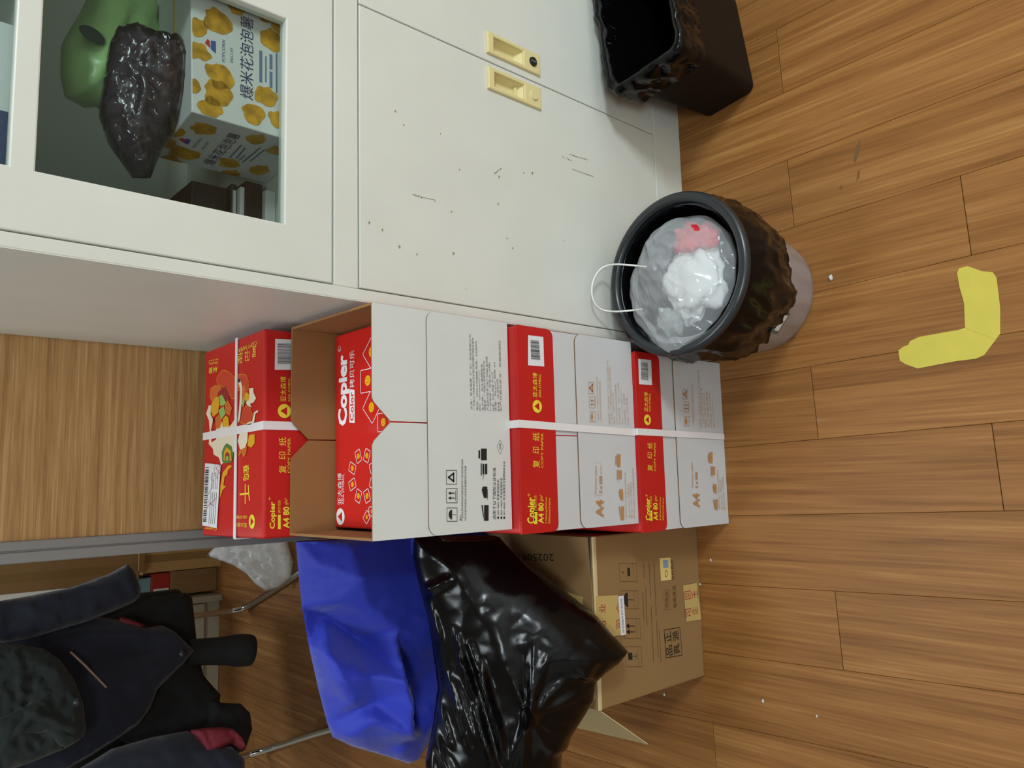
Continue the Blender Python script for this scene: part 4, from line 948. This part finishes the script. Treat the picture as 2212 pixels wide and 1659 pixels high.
rg += [sqring(.137, .082, .022, .277, .006, .6), sqring(.132, .077, .022, .280, .006, .8), sqring(.125, .070, .02, .277, .008, 1)]
for t_ in range(10): rg.append(sqring(.121-.002*t_, .066-.002*t_, .02, .266-.024*t_, .012, 1.2+t_*.08))
ln = link('bin_liner', loft(rg, caps=(False, True)), m_liner, sq)
def crumple(c, r, seed, sx=1, sy=1, sz=1, amp=.35):
    bm = bmesh.new(); bmesh.ops.create_icosphere(bm, subdivisions=4, radius=1)
    for v in bm.verts:
        s = noise.fractal(v.co*1.8+Vector((seed*3.1, 0, 0)), 1, 2, 4); v.co *= 1+amp*s
        v.co = Vector((v.co.x*r*sx, v.co.y*r*sy, v.co.z*r*sz))+Vector(c)
    return bm_mesh(bm, True)
simple('paper_scrap', 'crumpled green wrapper inside the square black bin', 'scrap', crumple((.868, -.052, .10), .018, 1, 1.2, 1, .8), mat('scrap_green', '#4fae5f', .5))
simple('paper_scrap', 'crumpled pale blue tissue inside the square black bin', 'scrap', crumple((.866, -.084, .115), .015, 2, 1.2, .9, .8), mat('scrap_pale', '#b5cbd0', .6))
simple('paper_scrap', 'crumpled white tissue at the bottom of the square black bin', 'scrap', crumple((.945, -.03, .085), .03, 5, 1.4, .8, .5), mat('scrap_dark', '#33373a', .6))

# ------------------------------------------------------------------ round bin
RC = Vector((.424, -.098)); RB = .104; RR = .128; RH = .27
rbn = thing('round_bin', 'round silver grey waste bin with black rim and overhanging black liner', 'waste bin', (RC.x, RC.y, 0))
m_silver = mat('silver_plastic', '#a9a3a6', .3, .35, spec=.6); m_rim = mat('dark_rim', '#23272a', .3, spec=.5)
def ringc(r, z, n=96, rib=0, nr=0, jit=0, sd=0):
    out = []
    for i in range(n):
        a = 2*math.pi*i/n; q = r
        if nr: q += rib*max(0, math.cos(a*nr))**2
        if jit: q += jit*noise.noise(Vector((math.cos(a)*5+sd, math.sin(a)*5, z*22+sd)))
        out.append(Vector((RC.x+q*math.cos(a), RC.y+q*math.sin(a), z)))
    return out
link('body', loft([ringc(RB-.002, 0), ringc(RB, .003), ringc(RB+.001, .014), ringc(RB+.0015, .018, rib=.0016, nr=16), ringc(.122, .235, rib=.0016, nr=16), ringc(.124, .255), ringc(.119, .255), ringc(RB-.004, .01)], caps=(True, True)), m_silver, rbn)
link('rim', tube([(RC.x+RR*math.cos(a), RC.y+RR*math.sin(a), RH-.002) for a in [2*math.pi*i/72 for i in range(72)]], .009, 12, closed=True), m_rim, rbn)
link('rim_collar', loft([ringc(.1285, .236), ringc(.131, .268), ringc(.121, .272), ringc(.1175, .225)], caps=(False, False)), m_rim, rbn)
def liner():
    n = 160; rows = 26; v = []; f = []
    for j in range(rows):
        t_ = j/(rows-1)
        for i in range(n):
            a = 2*math.pi*i/n; d = Vector((math.cos(a), math.sin(a)))
            low = .128+.022*noise.noise(Vector((d.x*2+1, d.y*2, 0)))-.018*max(0, math.cos(a-3.6))
            z = .262-(.262-low)*t_
            base = .131-.020*t_*.45
            fold = noise.fractal(Vector((d.x*3.2+4, d.y*3.2, t_*1.1)), 1, 2, 4); f2 = noise.noise(Vector((a*9, t_*2, 3)))
            bulge = .008*math.sin(math.pi*min(1, t_*1.08))+.016*(.42-abs(fold))*min(1, t_*3)+.003*f2*min(1, t_*4)
            r_ = max(base+bulge+.002, .1045+.0195*(z/.255)+.0035)
            v.append((RC.x+d.x*r_, RC.y+d.y*r_, z))
    for j in range(rows-1):
        for i in range(n): f.append((j*n+i, (j+1)*n+i, (j+1)*n+(i+1) % n, j*n+(i+1) % n))
    return mesh_from(v, f, smooth=True)
link('bin_liner', liner(), m_liner, rbn)
link('inner_liner', loft([ringc(.1145-.018*k/12, .268-.208*k/12, n=140, jit=.003, sd=.02*k) for k in range(13)], caps=(False, True)), m_liner, rbn)
# maker's tag on the body
ta = math.radians(230); tn = Vector((math.cos(ta), math.sin(ta), -.09)); Ptg = Plane(Vector((RC.x, RC.y, 0))+Vector((math.cos(ta)*.1165, math.sin(ta)*.1165, .11)), (-math.sin(ta), math.cos(ta), 0), (0, 0, 1))
tgp = Plane(Ptg.o, Ptg.u, Ptg.v)
link('maker_tag', slab(tgp, round_rect(-.021, .021, -.012, .010, .004, True, True), .004, .0062), mat('tag_grey', '#55605f', .4), rbn)
link('tag_print', slab(tgp, [(-.015, -.008), (.015, -.008), (.015, .005), (-.015, .005)], .0062, .0066), m_label, rbn)

# trash bag sitting in it
m_clear = plastic_film('trash_film', '#e6eaee', .22, .07, bump=.35, bscale=14, stretch=(2.2, .7, 1))
m_clear.node_tree.nodes['Principled BSDF'].inputs['Specular IOR Level'].default_value = 1.0
def trash_bag():
    n, rows = 120, 46; v = []; f = []
    top = .262
    for j in range(rows):
        q = j/(rows-1)
        for i in range(n):
            a = 2*math.pi*i/n; d = Vector((math.cos(a), math.sin(a)))
            ed = .107+.004*noise.noise(Vector((d.x*3, d.y*3, 1)))
            ext = .022*max(0, math.cos(a-math.radians(178)))**6
            lift = .018*max(0, math.cos(a-math.radians(178)))**6
            r_ = (ed+ext)*q
            x, y = d.x*r_, d.y*r_
            h = .036*(1-q**2.6)+.008*noise.fractal(Vector((x*14, y*14, 2)), 1, 2, 3)
            u_, v_ = x*.8+y*.6, -x*.6+y*.8
            w_ = (.5-abs(noise.noise(Vector((u_*14, v_*46, 5)))))*.016+(.5-abs(noise.noise(Vector((u_*30+v_*20, v_*80, 8)))))*.008
            z = top-.012+h+w_*(1-q**6)+lift*q**4+.012*x/.12*-.4
            v.append((RC.x-.004+x, RC.y+.002+y, z))
    for j in range(rows-1):
        for i in range(n): f.append((j*n+i, (j+1)*n+i, (j+1)*n+(i+1) % n, j*n+(i+1) % n))
    # tuck under
    base = (rows-1)*n; b2_ = len(v)
    for i in range(n):
        a = 2*math.pi*i/n; v.append((RC.x+math.cos(a)*.101, RC.y+math.sin(a)*.101, .240))
    for i in range(n): f.append((base+i, b2_+i, b2_+(i+1) % n, base+(i+1) % n))
    return mesh_from(v, f, smooth=True)
tb = thing('trash_bag', 'crinkled clear plastic bag of rubbish filling the round bin', 'plastic bag', (RC.x, RC.y, .2))
link('film', trash_bag(), m_clear, tb)
lp = [(.452, -.035, .262), (.462, .006, .283), (.465, .032, .287), (.457, .042, .297), (.438, .045, .310), (.420, .045, .3155), (.403, .045, .3135), (.391, .044, .303), (.384, .036, .290), (.379, .010, .284), (.380, -.022, .262)]
link('carry_loop', tube(smooth_path(lp), .0017, 8), mat('white_cord', '#e6e8e4', .35), tb)
tr_ = [((.50, -.10, .246), .036, m_trash) for m_trash in ()]
simple('food_wrapper', 'bright red wrapper under the clear film in the round bin', 'wrapper', crumple((.484, -.122, .243), .034, 3, .8, 1.2, .5, .5), mat('wrapper_red', '#c0142a', .4))
simple('tissue', 'large crumpled white tissue under the clear film in the round bin', 'tissue', crumple((.414, -.112, .236), .062, 4, 1.0, .95, .34, .35), mat('tissue_white', '#d9dcdb', .7))
simple('tissue', 'small grey crumpled tissue near the carry loop in the round bin', 'tissue', crumple((.352, -.060, .240), .026, 6, .9, .9, .7, .4), mat('tissue_grey', '#8a908d', .7))
simple('drink_cup', 'dark grey crushed cup beside the red wrapper in the round bin', 'cup', crumple((.468, -.045, .238), .028, 7, 1, .9, .6, .35), mat('cup_dark', '#4c4f55', .5))

# ------------------------------------------------------------------ yellow corner mark on the floor
m_ytape = mat('yellow_floor_tape', '#c4b545', .55, mottle=.05, mscale=30)
ytm = thing('floor_tape_mark', 'yellow tape corner mark stuck on the wooden floor', 'tape mark', (.33, -.43, 0))
Pz = PZ(0)
def tape(pts, z0, z1): return prism([Pz.px(x, y)+Vector((0, 0, z0)) for x, y in pts], (0, 0, z1-z0))
link('tape_strip', tape([(2068, 590), (2072, 580), (2090, 575), (2122, 586), (2145, 588), (2153, 600), (2158, 640), (2161, 665), (2161, 719), (2160, 722), (2150, 733), (2085, 708), (2083, 655), (2073, 620)], .0006, .0011), m_ytape, ytm)
link('tape_strip', tape([(2085, 708), (2160, 708), (2161, 721), (2126, 767), (2108, 775), (2066, 780), (1982, 796), (1957, 787), (1944, 779), (1941, 757), (1950, 750), (1962, 745), (1966, 737), (1985, 728), (2040, 718), (2070, 713)], .0002, .0007), m_ytape, ytm)
for x, y, dx, dy, nm in ((1536, 1210, 2, 5, 0), (1649, 1514, 3, 7, 0), (1765, 1547, 4, 4, 0), (1436, 1500, 4, 4, 0), (1513, 1262, 3, 3, 0), (1796, 600, 4, 9, 0)):
    c = Pz.px(x, y); d = Pz.px(x+dx, y+dy); r_ = (d-c).length*.6
    lbs = {1536: 'tiny white paper crumb on the floor in front of the brown carton', 1649: 'oblong white crumb alone on the open floor', 1765: 'pale fleck on the open floor beyond the oblong crumb', 1436: 'white crumb on the floor below the pale carton flap', 1513: 'pale crumb touching the taped edge of the brown carton', 1796: 'pale crumb on the floor beside the round bin'}
    simple('paper_crumb', lbs[x], 'crumb', crumple((c.x, c.y, r_*.5), r_, x % 9, 1, .6, .5, .3), m_paper)
scf = flat(Pz, [pp(Pz, [(1850, 315), (1860, 300), (1856, 330), (1848, 352), (1843, 348)]), pp(Pz, [(1852, 372), (1858, 366), (1856, 384), (1850, 392)]), pp(Pz, [(1812, 405), (1820, 400), (1818, 410)]), pp(Pz, [(1817, 330), (1822, 332), (1819, 338)])], .0004)
link('scuff_mark', scf, mat('scuff', '#6b4a26', .6), floor)

# ------------------------------------------------------------------ beyond the partition: chair with jackets, low cabinet, cartons
m_chrome = mat('chrome', '#c9c9c6', .12, 1); m_seat = mat('black_upholstery', '#16181a', .7)
dC, nC = Vector((-.345, .939, 0)).normalized(), Vector((.939, .345, 0)).normalized()
def ch(s, t_, z): return dC*s+nC*t_+Vector((0, 0, z))
chair = thing('visitor_chair', 'black visitor chair with a chrome tube sled base carrying jackets', 'chair', ch(1.9, .13, 0))
fp = []
for t_ in (.394, -.132):
    fp.append([ch(1.60, t_, .60), ch(1.70, t_, .625), ch(2.05, t_, .62), ch(2.16, t_, .58), ch(2.20, t_, .50), ch(2.215, t_, .12), ch(2.20, t_, .04), ch(2.12, t_, .013), ch(1.80, t_, .012), ch(1.58, t_, .012)])
path = fp[0]+[ch(1.50, .36, .012), ch(1.47, .30, .012), ch(1.47, -.04, .012), ch(1.50, -.10, .012)]+list(reversed(fp[1]))
link('sled_frame', tube(smooth_path(path, 5), .0115, 10), m_chrome, chair)
def cbox(s0, s1, t0, t1, z0, z1, bev=.02):
    M = Matrix(((dC.x, nC.x, 0, 0), (dC.y, nC.y, 0, 0), (0, 0, 1, 0), (0, 0, 0, 1)))
    bm = bmesh.new(); me = box((s0, t0, z0), (s1, t1, z1), bev, 3); bm.from_mesh(me); bpy.data.meshes.remove(me)
    bmesh.ops.transform(bm, matrix=M, verts=bm.verts); bmesh.ops.reverse_faces(bm, faces=bm.faces)
    return bm_mesh(bm, True)
link('seat', cbox(1.66, 2.15, -.10, .362, .40, .47), m_seat, chair)
link('backrest', cbox(1.575, 1.64, -.10, .362, .46, 1.02), m_seat, chair)
link('armrest', cbox(1.72, 2.06, .372, .416, .628, .655, .01), m_seat, chair); link('armrest', cbox(1.72, 2.06, -.154, -.110, .628, .655, .01), m_seat, chair)
m_navy = mat('navy_cloth', '#151b2c', .85, sheen=.15, bump=.05, bscale=400); m_olive = mat('dark_green_cloth', '#1b2523', .85, sheen=.1, bump=.05, bscale=400); m_wine = mat('wine_lining', '#77202f', .8); m_blackc = mat('black_cloth', '#121417', .85); m_thread = mat('pale_thread', '#a58f80', .7); m_btn = mat('dark_button', '#2e3338', .3)
def cplane(s): return Plane(ch(s, .13, .6), nC, (0, 0, 1))
def pl(s): 
    p = cplane(s)
    return p
jk = thing('navy_jacket', 'navy work jacket draped over the chair with one sleeve hanging', 'jacket', ch(1.52, .2, .45))
PJ = pl(1.49)
link('jacket_body', pillow([(-60, 1300), (60, 1320), (180, 1330), (262, 1338), (312, 1356), (350, 1350), (376, 1363), (420, 1405), (395, 1435), (340, 1490), (325, 1530), (300, 1565), (215, 1622), (100, 1690), (-60, 1690)], PJ, .03, .008, 40, 9, folds=[(60, 1400, 330, 1370, 26, .02), (40, 1500, 330, 1440, 26, .022), (0, 1360, 260, 1350, 16, -.012), (200, 1480, 380, 1400, 14, .008)], namp=.010, nscale=60), m_navy, jk)
PJs = pl(1.44)
link('sleeve', pillow([(-60, 1312), (0, 1298), (60, 1288), (150, 1270), (235, 1240), (275, 1218), (292, 1238), (304, 1272), (302, 1290), (290, 1300), (245, 1320), (180, 1345), (60, 1380), (-60, 1400)], PJs, .045, .03, 40, 9, folds=[(20, 1320, 260, 1260, 14, .010), (200, 1262, 300, 1250, 6, -.006)], namp=.008, nscale=40, seed=3), m_navy, jk)
link('lining', pillow([(255, 1330), (275, 1335), (318, 1352), (300, 1360), (262, 1350)], pl(1.47), .004, .003, 8, 6), m_wine, jk)
PT = Plane(PJ.pt(0, 0, .060), PJ.u, PJ.v)
link('pocket_piping', tube([PT.px(152, 1408), PT.px(180, 1434), PT.px(230, 1485)], .0028, 6), m_thread, jk)
link('button', tube([PT.px(403, 1406)-PT.n*.045, PT.px(403, 1406)-PT.n*.030], .009, 14), m_btn, jk)
PO = pl(1.38)
jg = thing('dark_green_jacket', 'dark green jacket with a round buttoned flap over the navy jacket', 'jacket', ch(1.40, .0, .6))
link('jacket_body', pillow([(-60, 1385), (40, 1391), (95, 1402), (130, 1425), (160, 1468), (180, 1520), (187, 1575), (180, 1594), (140, 1618), (60, 1650), (-60, 1690)], PO, .035, .025, 40, 8, folds=[(30, 1400, 40, 1520, 8, .008), (60, 1440, 130, 1460, 7, .008), (40, 1540, 170, 1590, 12, .014), (0, 1620, 100, 1510, 12, .012)], namp=.010, nscale=35, ridged=True, seed=6), m_olive, jg)
link('button', tube([Plane(PO.pt(0, 0, .03), PO.u, PO.v).px(166, 1517), Plane(PO.pt(0, 0, .040), PO.u, PO.v).px(166, 1517)], .010, 14), m_btn, jg)
link('cuff_flap', pillow([(-20, 1560), (60, 1520), (95, 1500), (120, 1545), (150, 1580), (178, 1594), (135, 1618), (100, 1580), (60, 1590), (0, 1600)], Plane(PO.pt(0, 0, .034), PO.u, PO.v), .010, .008, 14, 7, namp=.004, nscale=25, seed=2), m_olive, jg)
PR = pl(1.46)
jr = thing('wine_lined_jacket', 'navy jacket with wine red lining showing at its turned hem', 'jacket', ch(1.42, -.25, .4))
link('jacket_body', pillow([(120, 1690), (205, 1640), (240, 1618), (330, 1592), (410, 1578), (440, 1610), (500, 1612), (528, 1640), (530, 1690), (400, 1720), (200, 1730)], PR, .05, .05, 40, 9, folds=[(240, 1650, 420, 1620, 18, .014), (440, 1600, 480, 1659, 8, .010)], namp=.008, nscale=50, seed=8), m_navy, jr)
link('lining', pillow([(405, 1578), (440, 1572), (480, 1570), (505, 1574), (522, 1592), (532, 1616), (520, 1622), (500, 1606), (468, 1622), (438, 1634), (425, 1604)], Plane(PR.pt(0, 0, .02), PR.u, PR.v), .03, .02, 14, 7, folds=[(438, 1580, 452, 1630, 4, -.008), (478, 1575, 520, 1620, 4, -.008)], seed=2), m_wine, jr)
PK = pl(1.548)
jb = thing('black_coat', 'black coat under the navy jackets with a sleeve cuff hanging down', 'jacket', ch(1.53, .1, .3))
link('coat_body', pillow([(200, 1350), (330, 1288), (400, 1280), (412, 1300), (420, 1380), (440, 1460), (476, 1500), (470, 1560), (420, 1600), (300, 1620), (180, 1560)], PK, .014, .012, 30, 10, namp=.010, nscale=60, seed=5), m_blackc, jb)
c0_, c1_, c2_, c3_ = (PK.px(*q)+PK.n*.02 for q in ((400, 1412), (455, 1410), (500, 1408), (538, 1408)))
link('sleeve', tube(smooth_path([c0_, c1_, c2_, c3_], 4), .035, 16, radii=[.036, .036, .037, .038, .039, .040, .041, .043, .046, .047, .047, .046, .043]), m_blackc, jb)
link('hanging_hem', pillow([(440, 1500), (480, 1518), (520, 1520), (540, 1540), (545, 1575), (530, 1620), (490, 1640), (440, 1600)], PK, .03, .02, 25, 9, namp=.008, nscale=30), m_blackc, jb)

m_beige = mat('beige_laminate', '#a39a86', .5)
lc = thing('low_cabinet', 'low beige office cabinet on the floor beyond the partition', 'cabinet', (-.7, 2.7, 0))
link('body', box((-1.15, 2.49, .0), (-.385, 2.95, .56), .003), m_beige, lc); link('side_board', box((-.385, 2.465, 0), (-.36, 2.95, .585), .002), m_beige, lc); link('top_board', box((-1.15, 2.465, .56), (-.385, 2.95, .585), .002), m_beige, lc)
for i in range(3): link('drawer', box((-1.13+.25*i, 2.474, .07), (-.89+.25*i, 2.49, .54), .002), m_beige, lc)
m_far_tape = mat('brown_tape', '#86663a', .4)
m_carton2 = mat('far_carton', '#8d6a3f', .7, mottle=.08, mscale=6)  # plain brown board for the cartons beyond the partition
def carton(name, label, mn, mx, yaw=0, m=m_carton2, flaps=False, cat='carton'):
    c = Vector(((mn[0]+mx[0])/2, (mn[1]+mx[1])/2, 0)); M = Matrix.Translation(c) @ Matrix.Rotation(yaw, 4, 'Z') @ Matrix.Translation(-c)
    t_ = thing(name, label, cat, (c.x, c.y, mn[2]))
    link('body', box(mn, mx, .003, M=M), m, t_)
    link('tape', box((mn[0]+.04, mn[1]-.0006, mn[2]+.01), (mn[0]+.07, mn[1]+.001, mx[2]-.002), M=M), m_far_tape, t_)
    if flaps:
        q = [M @ Vector(p) for p in ((mn[0], mn[1], mx[2]), (mx[0], mn[1], mx[2]), (mx[0]-.02, mn[1]-.05, mx[2]+.035), (mn[0]+.02, mn[1]-.05, mx[2]+.035))]
        link('flap', prism(q, (0, 0, .003)), m_kraft_l, t_)
    return t_
carton('open_carton', 'light cardboard carton with a raised flap just behind the grey post', (-.245, 2.48, 0), (.06, 2.78, .31), 0, mat('light_carton', '#a9844f', .7, mottle=.06), True)
carton('small_carton', 'small dark brown carton between the beige cabinet and the light carton', (-.35, 2.53, 0), (-.252, 2.9, .19))
carton('large_carton', 'large brown carton resting on the light carton behind the grey post', (-.265, 2.50, .3185), (.12, 2.9, .80), math.radians(-3), m_carton2)
t_ = thing('red_box', 'small red box with a white label on the dark brown carton', 'box', (-.3, 2.6, .19)); link('body', box((-.346, 2.54, .1905), (-.256, 2.66, .262), .002), mat('red_board', '#a8281f', .5), t_); link('label', box((-.346, 2.5392, .195), (-.318, 2.5402, .255)), m_label, t_)
t_ = thing('teal_box', 'pale teal box stacked on the small red box', 'box', (-.3, 2.62, .2625)); link('body', box((-.348, 2.55, .2625), (-.27, 2.72, .315), .002), mat('teal_board', '#7ba3a4', .5), t_); link('lid', box((-.349, 2.549, .300), (-.269, 2.721, .3155), .001), mat('teal_board', '#7ba3a4', .5), t_)
for i, (z, lb, mm) in enumerate(((.586, 'red covered magazine lying on the low beige cabinet', m_red_ink), (.598, 'white magazine on top of the red covered magazine', m_paper))):
    t_ = thing('magazine', lb, 'magazine', (-.5, 2.6, z)); link('cover', box((-.62, 2.50+.01*i, z), (-.365-.02*i, 2.85, z+.011), .001), mm, t_); link('pages', box((-.618, 2.4995+.01*i, z+.002), (-.367-.02*i, 2.84, z+.009)), m_paper, t_)
m_bubble = plastic_film('bubble_film', '#eef0f0', .62, .2, bump=.5, bscale=60)
PW_ = Plane((0, 1.80, .02), (1, 0, 0), (0, .9, 1))
simple('white_plastic_bag', 'crinkled white translucent plastic bag by the chair rail', 'plastic bag', pillow([(446, 1200), (465, 1180), (500, 1165), (620, 1165), (634, 1215), (630, 1245), (603, 1269), (575, 1277), (552, 1262), (533, 1240), (505, 1222), (468, 1208)], PW_, .03, .012, 30, 6, folds=[(480, 1195, 600, 1250, 6, .010), (520, 1180, 610, 1200, 6, .010), (540, 1240, 600, 1262, 5, .008)], namp=.014, nscale=14, ridged=True, seed=9, clamp=lambda p: Vector((p[0], p[1], max(p[2], .004)))), m_bubble)

bpy.context.view_layer.update()
